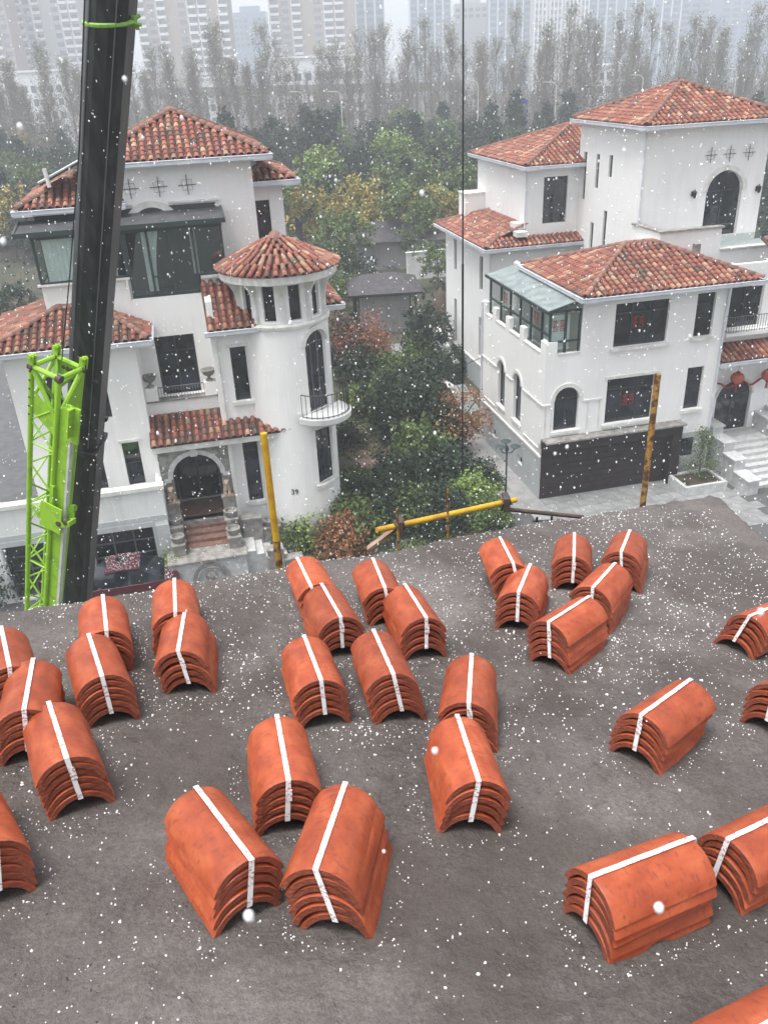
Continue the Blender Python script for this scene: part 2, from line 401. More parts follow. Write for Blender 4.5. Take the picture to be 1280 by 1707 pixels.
def deck_mat():
    m = bpy.data.materials.new('damp_mortar_screed'); m.use_nodes = True
    t = m.node_tree; b = t.nodes['Principled BSDF']
    tc = t.nodes.new('ShaderNodeTexCoord')
    def nz(s, d=8, ro=.55):
        n = t.nodes.new('ShaderNodeTexNoise'); n.inputs['Scale'].default_value = s; n.inputs['Detail'].default_value = d; n.inputs['Roughness'].default_value = ro
        t.links.new(tc.outputs['Object'], n.inputs['Vector']); return n.outputs[0]
    r = t.nodes.new('ShaderNodeValToRGB')
    cols = [(.38, (.064, .054, .049)), (.46, (.106, .091, .084)), (.53, (.140, .123, .114)), (.62, (.205, .184, .171))]
    for i, (p, c) in enumerate(cols):
        e = r.color_ramp.elements[i] if i < 2 else r.color_ramp.elements.new(p)
        e.position = p; e.color = (*c, 1)
    ad = t.nodes.new('ShaderNodeMath'); ad.operation = 'MULTIPLY_ADD'; ad.inputs[1].default_value = .55
    t.links.new(nz(1.4, 8, .6), ad.inputs[0])
    m2 = t.nodes.new('ShaderNodeMath'); m2.operation = 'MULTIPLY'; m2.inputs[1].default_value = .45
    t.links.new(nz(75, 6, .75), m2.inputs[0]); t.links.new(m2.outputs[0], ad.inputs[2])
    t.links.new(ad.outputs[0], r.inputs[0])
    pw = t.nodes.new('ShaderNodeMapRange'); pw.inputs[1].default_value = .49; pw.inputs[2].default_value = .59; pw.inputs[4].default_value = .62
    t.links.new(nz(1.25, 9, .62), pw.inputs[0])
    dm = t.nodes.new('ShaderNodeMix'); dm.data_type = 'RGBA'; dm.inputs[7].default_value = (.062, .047, .040, 1)
    t.links.new(pw.outputs[0], dm.inputs[0]); t.links.new(r.outputs[0], dm.inputs[6])
    # dark crumbs and pits
    n3 = nz(9, 10, .8)
    mr = t.nodes.new('ShaderNodeMapRange'); mr.inputs[1].default_value = .57; mr.inputs[2].default_value = .66; mr.inputs[4].default_value = .7
    t.links.new(n3, mr.inputs[0])
    fs_ = t.nodes.new('ShaderNodeMapRange'); fs_.inputs[1].default_value = .38; fs_.inputs[2].default_value = .62; fs_.inputs[3].default_value = .78; fs_.inputs[4].default_value = 1.2
    t.links.new(nz(210, 4, .8), fs_.inputs[0])
    hv = t.nodes.new('ShaderNodeHueSaturation'); t.links.new(fs_.outputs[0], hv.inputs['Value']); t.links.new(dm.outputs[2], hv.inputs['Color'])
    mx = t.nodes.new('ShaderNodeMix'); mx.data_type = 'RGBA'; mx.inputs[7].default_value = (.045, .04, .038, 1)
    t.links.new(mr.outputs[0], mx.inputs[0]); t.links.new(hv.outputs[0], mx.inputs[6]); t.links.new(mx.outputs[2], b.inputs['Base Color'])
    mr2 = t.nodes.new('ShaderNodeMapRange'); mr2.inputs[1].default_value = .35; mr2.inputs[2].default_value = .65; mr2.inputs[3].default_value = .32; mr2.inputs[4].default_value = .85
    t.links.new(nz(2.2), mr2.inputs[0]); t.links.new(mr2.outputs[0], b.inputs['Roughness'])
    bp = t.nodes.new('ShaderNodeBump'); bp.inputs['Strength'].default_value = .8; bp.inputs['Distance'].default_value = .008
    t.links.new(nz(120, 8, .7), bp.inputs['Height'])
    bp2 = t.nodes.new('ShaderNodeBump'); bp2.inputs['Strength'].default_value = 1.0; bp2.inputs['Distance'].default_value = .03
    t.links.new(nz(11, 8, .65), bp2.inputs['Height']); t.links.new(bp.outputs[0], bp2.inputs['Normal'])
    t.links.new(bp2.outputs[0], b.inputs['Normal'])
    return m
M['deck'] = deck_mat()

# ------------------------------------------------------------------ ground, paths, haze
mb = MB(); mb.box(-1500, 1500, -1500, 1500, -.5, 0)
gm = mat('damp_garden_ground', (.035, .042, .022), (.07, .06, .04), scale=.5, rough=.95, bump=.5, bscale=3)
mb.build('ground', gm, kind='structure')
mb = MB(); mb.obox((-30, 14, .004), (60, 13, 0), (-2.2, 10.2, 0), (0, 0, .02)); mb.build('road', M['asphalt'], kind='structure')
hz = bpy.data.materials.new('haze'); hz.use_nodes = True
t = hz.node_tree; t.nodes.remove(t.nodes['Principled BSDF'])
pv = t.nodes.new('ShaderNodeVolumePrincipled'); pv.inputs['Color'].default_value = (.86, .90, .96, 1); pv.inputs['Density'].default_value = .0014
pv.inputs['Anisotropy'].default_value = 0
t.links.new(pv.outputs[0], t.nodes['Material Output'].inputs['Volume'])
mb = MB(); mb.box(-1700, 1700, -1700, 1700, -1.5, 118); mb.build('haze', hz, kind='stuff')

# ------------------------------------------------------------------ house machinery
class House:
    def __init__(s, name, loc, rz, **k):
        s.root = empty(name, loc, rz, **k); s.mw = Matrix.Translation(loc) @ Matrix.Rotation(rz, 4, 'Z')
        s.tiles = []; s.ridges = []
    def w(s, p): return s.mw @ V3(p)

def seg_arc(a0, a1, z0, z1, rise, n=10):
    """points from left spring to right spring of an arch (segmental/semicircular)"""
    c = (a0 + a1) / 2; hw = (a1 - a0) / 2
    rad = (hw * hw + rise * rise) / (2 * rise)
    zc = z1 - rad
    th = math.asin(min(1, hw / rad))
    if rise > hw - 1e-6: th = math.pi / 2
    return [(c + rad * math.sin(-th + 2 * th * i / n), zc + rad * math.cos(-th + 2 * th * i / n)) for i in range(n + 1)]

WN = [0]
def wall(h, name, m, P, A, N, L, Z, holes=(), depth=.22, parent=None, zbase=0):
    """facade plane with real openings and reveals. holes: (a0,z0,a1,z1,arch_rise)"""
    P = V3(P); A = V3(A).normalized(); N = V3(N).normalized(); U = V3((0, 0, 1)); mb = MB()
    xs = sorted({0, L, *[a for q in holes for a in (q[0], q[2])]}); zs = sorted({0, Z, *[a for q in holes for a in (q[1], q[3])]})
    pt = lambda a, z, d=0: P + A * a + U * z - N * d
    for i in range(len(xs) - 1):
        for j in range(len(zs) - 1):
            ca, cz = (xs[i] + xs[i + 1]) / 2, (zs[j] + zs[j + 1]) / 2
            if any(q[0] < ca < q[2] and q[1] < cz < q[3] for q in holes): continue
            mb.poly([pt(xs[i], zs[j]), pt(xs[i + 1], zs[j]), pt(xs[i + 1], zs[j + 1]), pt(xs[i], zs[j + 1])])
    for q in holes:
        a0, z0, a1, z1 = q[:4]; rise = q[4] if len(q) > 4 else 0
        if rise:
            arc = seg_arc(a0, a1, z0, z1, rise); zsp = z1 - rise
            half = len(arc) // 2
            for k in range(half): mb.poly([pt(a0, z1), pt(*arc[k]), pt(*arc[k + 1])])
            for k in range(half, len(arc) - 1): mb.poly([pt(a1, z1), pt(*arc[k]), pt(*arc[k + 1])])
            out = [(a0, z0)] + arc + [(a1, z0)]
        else: out = [(a0, z0), (a0, z1), (a1, z1), (a1, z0)]
        for k in range(len(out)):
            b, c = out[k], out[(k + 1) % len(out)]
            mb.poly([pt(*b), pt(*c), pt(*c, depth), pt(*b, depth)])
    # thickness all round
    WN[0] += 1; e0, e1, zt = .004, L - .004, Z - .001 - .0012 * (WN[0] % 7)
    mb.poly([pt(e0, 0, .001), pt(e0, zt, .001), pt(e0, zt, depth), pt(e0, 0, depth)]); mb.poly([pt(e1, 0, .001), pt(e1, 0, depth), pt(e1, zt, depth), pt(e1, zt, .001)]); mb.poly([pt(e0, zt), pt(e1, zt), pt(e1, zt, depth), pt(e0, zt, depth)])
    return mb.build(name, m, parent or h.root)

def window(h, P, A, N, a0, z0, a1, z1, rise=0, cols=2, rows=1, fr=.05, dep=.13, fm='frame', pm='pane', name='window', sill=0, trim=0, transom=None):
    P = V3(P); A = V3(A).normalized(); N = V3(N).normalized(); U = V3((0, 0, 1))
    pt = lambda a, z, d=0: P + A * a + U * z - N * d
    mb = MB()
    def bar(b, c, wd):  # box bar between 2D points
        b = V3((b[0], b[1], 0)); c = V3((c[0], c[1], 0)); d = (c - b); 
        if d.length < 1e-5: return
        n = V3((-d.y, d.x, 0)).normalized() * wd / 2
        q = [b - n, c - n, c + n, b + n]
        mb.prism([pt(x.x, x.y, dep) for x in q], -N * .055)
    if rise:
        arc = seg_arc(a0 + fr / 2, a1 - fr / 2, z0, z1 - fr / 2, rise)
        out = [(a0 + fr / 2, z0 + fr / 2)] + arc + [(a1 - fr / 2, z0 + fr / 2)]
        zt = z1 - rise
    else:
        out = [(a0 + fr / 2, z0 + fr / 2), (a0 + fr / 2, z1 - fr / 2), (a1 - fr / 2, z1 - fr / 2), (a1 - fr / 2, z0 + fr / 2)]; zt = z1 - fr
    for k in range(len(out)): bar(out[k], out[(k + 1) % len(out)], fr)
    ztop = lambda a: z1 - .02 if not rise else max(z for (x, z) in [min(out, key=lambda o: abs(o[0] - a) - (10 if o[1] > zt - .01 else 0))])
    for i in range(1, cols):
        a = a0 + (a1 - a0) * i / cols; bar((a, z0), (a, ztop(a)), fr)
    for j in range(1, rows):
        z = z0 + (z1 - z0) * j / rows; bar((a0, z), (a1, z), fr * .8)
    if transom: bar((a0, transom), (a1, transom), fr * .9)
    if rise: bar((a0, zt), (a1, zt), fr * .9)
    fo = mb.build(name, M[fm], h.root)
    mb = MB(); mb.prism([pt(x[0], x[1], dep + .03) for x in out], -N * .012); mb.build('pane', M[pm], fo)
    if sill:
        mb = MB(); mb.obox(pt(a0 - .12, z0 - .13, -sill), A * (a1 - a0 + .24), -N * (sill + .02), U * .125); mb.build('sill', M['trim'], fo)
    if trim:
        mb = MB()
        if rise:
            o2 = seg_arc(a0 - trim, a1 + trim, z0, z1 + trim, min(rise + trim, (a1 - a0) / 2 + trim), 14); i2 = seg_arc(a0, a1, z0, z1, rise, 14)
            for k in range(14): mb.prism([pt(*i2[k], -.002), pt(*o2[k], -.002), pt(*o2[k + 1], -.002), pt(*i2[k + 1], -.002)], N * .05)
        else:
            mb.obox(pt(a0 - trim, z1, -.05), A * (a1 - a0 + 2 * trim), -N * .048, U * trim)
        mb.build('surround', M['trim'], fo)
    return fo

def tile_mesh(mt, L=.37, r0=.100, r1=.082, n=7, th=.016):
    mb = MB(); vs = []
    for (y, r) in ((0, r0), (L, r1)):
        for i in range(n + 1):
            a = R(-88) + R(176) * i / n; vs.append((r * math.sin(a), y, r * math.cos(a)))
    for i in range(n + 1):
        a = R(-88) + R(176) * i / n; vs.append(((r0 - th) * math.sin(a), 0, (r0 - th) * math.cos(a)))
    m = n + 1
    fs = [(i, i + 1, m + i + 1, m + i) for i in range(n)] + [(2 * m + i, 2 * m + i + 1, i + 1, i) for i in range(n)]
    mb.add(vs, fs)
    me = bpy.data.meshes.new('roof_tile'); me.from_pydata(mb.v, [], mb.f); me.materials.append(mt)
    me.polygons.foreach_set('use_smooth', [i < n for i in range(2 * n)]); me.update()
    return me
TM = {k: tile_mesh(M[k]) for k in ('rooftile', 'rooftile_old')}
RM = tile_mesh(M['ridge'], .40, .125, .11)

def inpoly(p, poly):
    c = False; j = len(poly) - 1
    for i in range(len(poly)):
        a, b = poly[i], poly[j]
        if (a[1] > p[1]) != (b[1] > p[1]) and p[0] < (b[0] - a[0]) * (p[1] - a[1]) / (b[1] - a[1]) + a[0]: c = not c
        j = i
    return c

def new_roof(h):
    o = empty('roof'); o.parent = h.root
    return o
def slope(h, roof, pts, mt='rooftile', sp=.26, row=.31, thick=.07):
    pts = [V3(p) for p in pts]
    e = (pts[1] - pts[0]).normalized(); nrm = e.cross(pts[2] - pts[1]).normalized()
    if nrm.z < 0: nrm = -nrm
    s = nrm.cross(e)
    if s.z < 0: s = -s
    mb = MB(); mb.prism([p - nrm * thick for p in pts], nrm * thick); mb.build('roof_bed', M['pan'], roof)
    x = s.cross(nrm).normalized()  # right-handed x,y(s),z(n)
    o = pts[0]; P2 = [((p - o).dot(x), (p - o).dot(s)) for p in pts]
    a0 = min(p[0] for p in P2); a1 = max(p[0] for p in P2); b1 = max(p[1] for p in P2)
    for i in range(int((a1 - a0) / sp) + 2):
        for j in range(int(b1 / row) + 1):
            a = a0 + sp * (i + .5); b = j * row - .05
            if not inpoly((a, b + .2), P2): continue
            jit = random.uniform(-.01, .01)
            pos = o + x * (a + jit) + s * (b + random.uniform(-.015, .015)) + nrm * (.022)
            sv = (s + nrm * -.05 + x * random.uniform(-.02, .02)).normalized(); nv = x.cross(sv).normalized()
            mtx = Matrix(((x.x, sv.x, nv.x, pos.x), (x.y, sv.y, nv.y, pos.y), (x.z, sv.z, nv.z, pos.z), (0, 0, 0, 1)))
            h.tiles.append((mtx, roof, mt, nrm))
def ridge(h, roof, p0, p1):
    p0 = V3(p0); p1 = V3(p1); d = (p1 - p0); n = max(1, int(d.length / .34)); s = d.normalized()
    x = s.cross(V3((0, 0, 1))).normalized(); nv = x.cross(s)
    for k in range(n):
        pos = p0 + d * (k / n) + nv * (.055)
        h.ridges.append((Matrix(((x.x, s.x, nv.x, pos.x), (x.y, s.y, nv.y, pos.y), (x.z, s.z, nv.z, pos.z), (0, 0, 0, 1))), roof))
def finish_tiles(h, cap=300):
    def score(t):
        p = h.mw @ t[0].translation; x, y, z = proj(p)
        if z < 0: return 0
        n = h.mw.to_3x3() @ t[3]
        s = max(.02, n.dot((CAM - p).normalized())) / z / z
        if not (-20 < x < 1300 and -20 < y < 1000): s *= .001
        return s
    ts = sorted(h.tiles, key=score, reverse=True)
    for mtx, roof, mt, n in ts[:cap]: link('roof_tile', TM[mt], roof, mtx)
    for mts in ('rooftile', 'rooftile_old'):
        rest = [t for t in ts[cap:] if t[2] == mts]
        if not rest: continue
        me = TM[mts]; bv = np.array([v.co[:] for v in me.vertices]); bf = [tuple(p.vertices) for p in me.polygons]
        mb = MB()
        for t in rest:
            m = np.array(t[0]); mb.add((bv @ m[:3, :3].T + m[:3, 3]).tolist(), bf)
        mb.build('roof_tile', M[mts], h.root, kind='stuff')
    for mtx, roof in h.ridges: link('ridge_tile', RM, roof, mtx)

def gutter(h, roof, pts, z, drop=.16):
    """gutter box with rolled lip plus soffit board along a polyline of eave points"""
    mb = MB()
    for (a, b) in zip(pts, pts[1:]):
        a = V3((a[0], a[1], z)); b = V3((b[0], b[1], z)); d = (b - a).normalized(); n = V3((d.y, -d.x, 0))
        a2 = a - d * .12; L = (b - a).length + .24
        mb.obox(a2 + n * .0 + V3((0, 0, -drop)), d * L, n * .13, V3((0, 0, drop - .02)))
        mb.tube(a2 + n * .13 + V3((0, 0, -.02)), a2 + d * L + n * .13 + V3((0, 0, -.02)), .022, 6)
        mb.obox(a2 - n * .55 + V3((0, 0, -drop - .05)), d * L, n * .60, V3((0, 0, .05)))
    return mb.build('gutter', M['gutter'], roof)

def hip(h, x0, x1, y0, y1, z, k=.36, mt='rooftile', sides='flbr', gut=True):
    rf = new_roof(h); dx, dy = x1 - x0, y1 - y0; hw = min(dx, dy) / 2; zt = z + hw * k
    if dx >= dy: A, B = V3((x0 + hw, (y0 + y1) / 2, zt)), V3((x1 - hw, (y0 + y1) / 2, zt))
    else: A, B = V3(((x0 + x1) / 2, y0 + hw, zt)), V3(((x0 + x1) / 2, y1 - hw, zt))
    c = [V3((x0, y0, z)), V3((x1, y0, z)), V3((x1, y1, z)), V3((x0, y1, z))]
    if dx >= dy:
        P = dict(f=[c[0], c[1], B, A], r=[c[1], c[2], B], b=[c[2], c[3], A, B], l=[c[3], c[0], A])
        hips = [(c[0], A), (c[3], A), (c[1], B), (c[2], B)]
    else:
        P = dict(f=[c[0], c[1], A], r=[c[1], c[2], B, A], b=[c[2], c[3], B], l=[c[3], c[0], A, B])
        hips = [(c[0], A), (c[1], A), (c[2], B), (c[3], B)]
    for s in sides:
        q = P[s]
        if (q[-1] - q[-2]).length < 1e-4: q = q[:-1]
        slope(h, rf, q, mt)
    for a, b in hips: ridge(h, rf, a, b)
    if (A - B).length > .2: ridge(h, rf, A, B)
    if gut:
        gutter(h, rf, [(x0, y1), (x0, y0), (x1, y0), (x1, y1)], z)
    # soffit closing the underside
    mb = MB(); mb.box(x0 + .02, x1 - .02, y0 + .02, y1 - .02, z - .14, z - .09); mb.build('soffit', M['trim'], rf)
    return rf

def part_box(h, name, m, *b, parent=None):
    mb = MB(); mb.box(*b); return mb.build(name, M[m], parent or h.root)

XP, YP, XN, YN = (1, 0, 0), (0, 1, 0), (-1, 0, 0), (0, -1, 0)
def text(s, size, m, mtx, parent, name='lettering', ext=.004, align='CENTER'):
    c = bpy.data.curves.new(name, 'FONT'); c.body = s; c.size = size; c.extrude = ext; c.align_x = align; c.align_y = 'CENTER'
    o = bpy.data.objects.new(name, c); col.objects.link(o)
    bpy.context.view_layer.update()
    me = bpy.data.meshes.new_from_object(o.evaluated_get(bpy.context.evaluated_depsgraph_get()))
    bpy.data.objects.remove(o); me.materials.clear(); me.materials.append(m)
    return link(name, me, parent, mtx)
def frame_mtx(P, A, N):
    A = V3(A).normalized(); N = V3(N).normalized(); U = N.cross(A)
    if U.z < 0: A = -A; U = -U
    return Matrix(((A.x, U.x, N.x, P[0]), (A.y, U.y, N.y, P[1]), (A.z, U.z, N.z, P[2]), (0, 0, 0, 1)))
def double_happiness(h, P, A, N, size, parent):
    """paper-cut of the doubled 'joy' character, built from flat strokes"""
    mb = MB(); P = V3(P); A = V3(A).normalized(); N = V3(N).normalized(); U = V3((0, 0, 1)); s = size
    def st(x0, x1, y0, y1):
        mb.obox(P + A * (x0 * s) + U * (y0 * s), A * ((x1 - x0) * s), N * .006, U * ((y1 - y0) * s))
    for o in (-.5, .03):
        st(o + .02, o + .45, .40, .45); st(o + .21, o + .26, .34, .5); st(o + .07, o + .40, .29, .33)
        st(o + .09, o + .38, .20, .235); st(o + .09, o + .38, .09, .125); st(o + .09, o + .125, .125, .2); st(o + .345, o + .38, .125, .2)
        st(o + .13, o + .17, .02, .09); st(o + .29, o + .33, .02, .09)
        st(o + 0, o + .47, -.03, .015)
        st(o + .08, o + .40, -.15, -.115); st(o + .08, o + .40, -.34, -.30); st(o + .08, o + .12, -.3, -.15); st(o + .36, o + .40, -.3, -.15)
    return mb.build('paper_cut', M['red'], parent)
def railing(h, pts, z0, z1, parent, n_per=9, m='rail', r=.012, name='railing'):
    mb = MB()
    for a, b in zip(pts, pts[1:]):
        a = V3((a[0], a[1], 0)); b = V3((b[0], b[1], 0)); L = (b - a).length; n = max(1, int(L * n_per))
        for zz in (z0 + .06, z1): mb.tube(a + V3((0, 0, zz)), b + V3((0, 0, zz)), r * 1.5, 6)
        for i in range(n + 1):
            p = a.lerp(b, i / n); mb.tube(p + V3((0, 0, z0)), p + V3((0, 0, z1)), r, 4)
    return mb.build(name, M[m], parent)
def wall_cross(h, x, y, z, N=YN, s=.5, px=XP):
    """wrought iron wall ornament: long cross with two open squares and diagonal scrolls"""
    mb = MB(); c = V3((x, y, z)); A = V3(px); U = V3((0, 0, 1)); o = V3(N) * .06
    mb.tube(c + o - A * s * .5, c + o + A * s * .5, .014, 5); mb.tube(c + o - U * s * .55, c + o + U * s * .55, .014, 5)
    for q in (.2,):
        pts = [c + o + (A * (math.cos(a) * q) + U * (math.sin(a) * q)) * s * 2 for a in [R(45 + 90 * k) for k in range(5)]]
        mb.path(pts, .006, 4)
    mb.tube(c, c + o, .012, 5)
    return mb.build('iron_ornament', M['metal'], h.root)
def wall_lantern(h, x, y, z):
    mb = MB(); c = V3((x, y, z))
    mb.box(x - .06, x + .06, y - .03, y - .001, z - .12, z + .1); mb.tube((x, y - .02, z + .12), (x, y - .2, z + .2), .015, 5); mb.tube((x, y - .2, z + .2), (x, y - .2, z + .12), .012, 5)
    mb.lathe((x, y - .2, z), [(.01, .16), (.12, .08), (.10, .07), (.07, -.14), (.04, -.18), (.0, -.2)], 6)
    return mb.build('wall_lantern', M['metal'], h.root)

exec_marker = 0
# ================================================================== HOUSE ON THE RIGHT
h = House('villa', (6.709, 32.245, 0), R(12.4), label='white villa with dark garage door and green glass conservatory, right of the garden', cat='house', group='white villas with red tiled roofs')
r = h.root
S = M['stucco']
archF = (.5, 3.12, 1.58, 5.02, .54)
wall(h, 'wall', S, (0, 0, 0), XP, YN, 7.96, 6.42, [(.0, 0, 5.94, 2.62), archF, (2.82, 3.14, 4.98, 5.12), (6.48, 3.3, 7.24, 5.17)])
wall(h, 'wall', S, (1.5, 0, 6.42), XP, YN, 6.46, 2.16, [(1.42, .02, 3.78, 1.8), (5.0, .06, 5.84, 1.86)])
arches = [(2.35, 2.6, 3.2, 4.83, .425), (4.3, 2.6, 5.15, 4.83, .425)]
plw = [(1.9, .75, 2.45, 1.15), (5.3, .75, 5.85, 1.15)]
wall(h, 'wall', S, (0, 0, 0), YP, XN, 7.4, 6.42, arches + plw)
wall(h, 'wall', S, (7.96, 0, 0), YP, XP, 3, 8.58)
wall(h, 'wall', S, (1.5, 0, 5.9), YP, XN, 7.4, 2.7)
wall(h, 'wall', S, (0, 7.4, 0), XP, YP, 7.2, 6.42)
part_box(h, 'terrace_floor', 'palestone', .2, 1.5, .2, 7.2, 5.7, 5.85)
# merlons of the stepped parapet
mb = MB()
for a, b in ((.002, .5), (2.3, 2.75), (3.95, 4.4), (5.6, 6.05), (6.95, 7.4)): mb.box(0.003, .2, a, b, 6.42, 6.96)
mb.box(.203, .5, .003, .2, 6.42, 6.96)
mb.build('parapet_merlon', S, r)
mb = MB()
for a, b in ((.5, 2.3), (2.75, 3.95), (4.4, 5.6), (6.05, 6.95)): mb.box(-.03, .22, a + .01, b - .01, 6.42, 6.46)
mb.box(.51, 1.5, -.03, .22, 6.42, 6.46); mb.build('parapet_sill', M['trim'], r)
# windows
window(h, (0, 0, 0), XP, YN, *archF[:4], rise=.54, cols=2, trim=.17, sill=.1)
w2 = window(h, (0, 0, 0), XP, YN, 2.82, 3.14, 4.98, 5.12, cols=3, transom=4.6, sill=.14, trim=.12)
window(h, (0, 0, 0), XP, YN, 6.48, 3.3, 7.24, 5.17, cols=1, transom=4.6, sill=.12)
w3 = window(h, (1.5, 0, 6.42), XP, YN, 1.42, .02, 3.78, 1.8, cols=3, transom=1.35, sill=.14)
window(h, (1.5, 0, 6.42), XP, YN, 5.0, .06, 5.84, 1.86, cols=1, transom=1.4, sill=.12)
double_happiness(h, (4.0, .11, 7.35), XP, YN, .55, w3); double_happiness(h, (3.9, .11, 4.05), XP, YN, .55, w2)
for q in arches: window(h, (0, 0, 0), YP, XN, *q[:4], rise=.425, cols=1, trim=.15, sill=.06)
for q in plw: window(h, (0, 0, 0), YP, XN, *q, cols=1, fr=.04)
# string courses, pilaster panels and plinth
mb = MB()
for a, b in ((0, 2.18), (3.37, 4.13), (5.32, 7.4)): mb.box(-.05, -.002, a, b, 4.28, 4.36)
for a, b in ((-.05, .33), (1.76, 2.6)): mb.box(a, b, -.05, -.002, 4.28, 4.36)
for a, b in ((.25, 1.9), (5.5, 7.2)): mb.box(-.04, -.002, a, b, 2.3, 2.38)
mb.box(-.06, -.002, -.05, 7.4, 1.98, 2.08)
mb.box(5.1, 5.9, -.04, -.002, 1.0, 1.06) if False else None
mb.build('string_course', M['trim'], r)
for a in (.1, .36, 1.98, 2.5): part_box(h, 'pilaster', 'trim', a, a + .05, -.03, -.002, 3.0, 4.28)
mb = MB()
for a, b, c, d in ((0, 1.9, 0, 1.98), (1.9, 2.45, 0, .75), (1.9, 2.45, 1.15, 1.98), (2.45, 5.3, 0, 1.98), (5.3, 5.85, 0, .75), (5.3, 5.85, 1.15, 1.98), (5.85, 7.4, 0, 1.98)): mb.box(-.022, -.003, a, b, c, d)
mb.box(6.32, 7.96, -.022, -.003, 0, 1.1); mb.box(6.32, 6.55, -.022, -.003, 1.1, 2.2); mb.box(7.2, 7.96, -.022, -.003, 1.1, 2.2); mb.box(6.55, 7.2, -.022, -.003, 1.95, 2.2)
mb.build('plinth', M['plinth'], r)
part_box(h, 'basement_window', 'pane', 6.552, 7.198, -.012, -.004, 1.102, 1.948)
# garage portal
mb = MB(); mb.box(.0, 6.3, -.5, .1, 2.42, 2.80); mb.box(5.86, 6.3, -.5, .05, 0, 2.419); mb.build('garage_portal', M['garage'], r)
gd = empty('garage_door'); gd.parent = r
for k in range(9):
    part = MB(); part.box(.02, 5.85, -.07 - .006 * (k % 2), -.02, .03 + k * .266, .03 + k * .266 + .25); part.build('panel', M['garage'], gd)
mb = MB(); mb.box(0, 6.42, -.58, .02, 2.802, 2.87); mb.build('portal_coping', M['stone'], r)
# conservatory on the terrace
cs = empty('conservatory'); cs.parent = r
mb = MB()
for y in (.12, .9, 2.05, 3.2, 4.35, 5.5, 6.85): mb.box(.16, .24, y - .04, y + .04, 6.45, 8.14)
for z in (6.47, 7.15, 8.10): mb.box(.16, .24, .08, 6.9, z, z + .07)
for x in (.2, .85, 1.44): mb.box(x - .04, x + .04, .06, .14, 6.47, 8.12)
for z in (6.9, 8.10): mb.box(.2, 1.5, .06, .14, z, z + .07)
mb.build('frame', M['framegreen'], cs)
for a, b in ((.16, .86), (.94, 2.01), (2.09, 3.16), (3.24, 4.31), (4.39, 5.46), (5.54, 6.81)):
    for z0, z1 in ((6.54, 7.14), (7.22, 8.09)):
        mb = MB(); mb.box(.195, .205, a, b, z0, z1); mb.build('pane', M['clear'], cs)
for a, b in ((.24, .81), (.89, 1.4)):
    for z0, z1 in ((6.5, 6.89), (6.97, 8.09)):
        mb = MB(); mb.box(a, b, .095, .105, z0, z1); mb.build('pane', M['clear'], cs)
mb = MB(); mb.prism([(.0, -.08, 8.17), (1.5, -.08, 8.55), (1.5, -.08, 8.60), (.0, -.08, 8.22)], (0, 7.08, 0)); mb.build('glass_roof', M['roofglass'], cs)
mb = MB(); mb.box(-.04, .04, -.12, 7.04, 8.12, 8.24); mb.prism([(-.04, -.13, 8.12), (1.45, -.13, 8.5), (1.45, -.13, 8.62), (-.04, -.13, 8.24)], (0, .06, 0)); mb.build('roof_rim', M['framegreen'], cs)
mb = MB(); mb.box(.25, 1.05, .16, .175, 6.6, 8.0); mb.build('blind', M['curtain'], cs)
double_happiness(h, (.55, .085, 7.55), XP, YN, .55, cs)
double_happiness(h, (.19, 1.5, 7.55), YP, XN, .6, cs); double_happiness(h, (.19, 4.95, 7.55), YP, XN, .6, cs)
mb = MB()
for y in (.6, 2.2, 3.5, 5.6):
    pts = [(.42 + .04 * math.sin(k * 1.3), y + k * .06) for k in range(9)]
    for a, b in zip(pts, pts[1:]): mb.poly([(a[0], a[1], 6.6), (b[0], b[1], 6.6), (b[0], b[1], 8.0), (a[0], a[1], 8.0)])
mb.build('curtain', M['curtain'], cs)
# main wing roof
hip(h, 1.25, 8.95, -.58, 5.85, 8.75, sides='flr')
# ---- left rear block
wall(h, 'wall', S, (2.3, 12.5, 0), YP, XN, 8, 8.15, [(1.35, 1.9, 1.9, 4.2), (1.35, 5.7, 1.9, 7.55), (5.9, 1.5, 6.4, 4.2), (5.9, 5.9, 6.4, 7.7)])
for a, z0, b, z1 in [(1.35, 1.9, 1.9, 4.2), (1.35, 5.7, 1.9, 7.55), (5.9, 1.5, 6.4, 4.2), (5.9, 5.9, 6.4, 7.7)]:
    window(h, (2.3, 12.5, 0), YP, XN, a, z0, b, z1, cols=1, rows=2)
wall(h, 'wall', S, (2.3, 12.5, 0), XP, YN, 4.9, 8.15)
wall(h, 'wall', S, (2.3, 20.5, 0), XP, YP, 4.9, 8.15)
part_box(h, 'plinth', 'plinth', 2.27, 2.297, 12.48, 20.5, 0, 1.4)
mb = MB(); mb.box(2.22, 2.296, 12.45, 20.5, 1.4, 1.48); mb.build('string_course', M['trim'], r)
rf = new_roof(h)
z0 = 8.3; x0, y0, y1 = 1.8, 12.0, 20.9
slope(h, rf, [(x0, y1, z0), (x0, y0, z0), (x0 + .95, y0 + .95, z0 + .34), (4.3, 12.95, z0 + .9), (4.3, y1 - 2.5, z0 + .9)])
slope(h, rf, [(x0, y0, z0), (7.2, y0, z0), (7.2, y0 + .95, z0 + .34), (x0 + .95, y0 + .95, z0 + .34)])
ridge(h, rf, (x0, y0, z0), (x0 + 1.2, y0 + 1.2, z0 + .43)); ridge(h, rf, (x0, y1, z0), (4.3, y1 - 2.5, z0 + .9))
gutter(h, rf, [(x0, y1), (x0, y0), (7.2, y0)], z0)
mb = MB(); mb.box(x0 + .02, 7.2, y0 + .02, y1, z0 - .14, z0 - .09); mb.build('soffit', M['trim'], rf)
wall(h, 'wall', S, (4.3, 12.9, 8.2), YP, XN, 7.6, 3.8)
wall(h, 'wall', S, (4.3, 12.9, 8.2), XP, YN, 2.9, 3.8, [(.93, .97, 2.27, 3.27)])
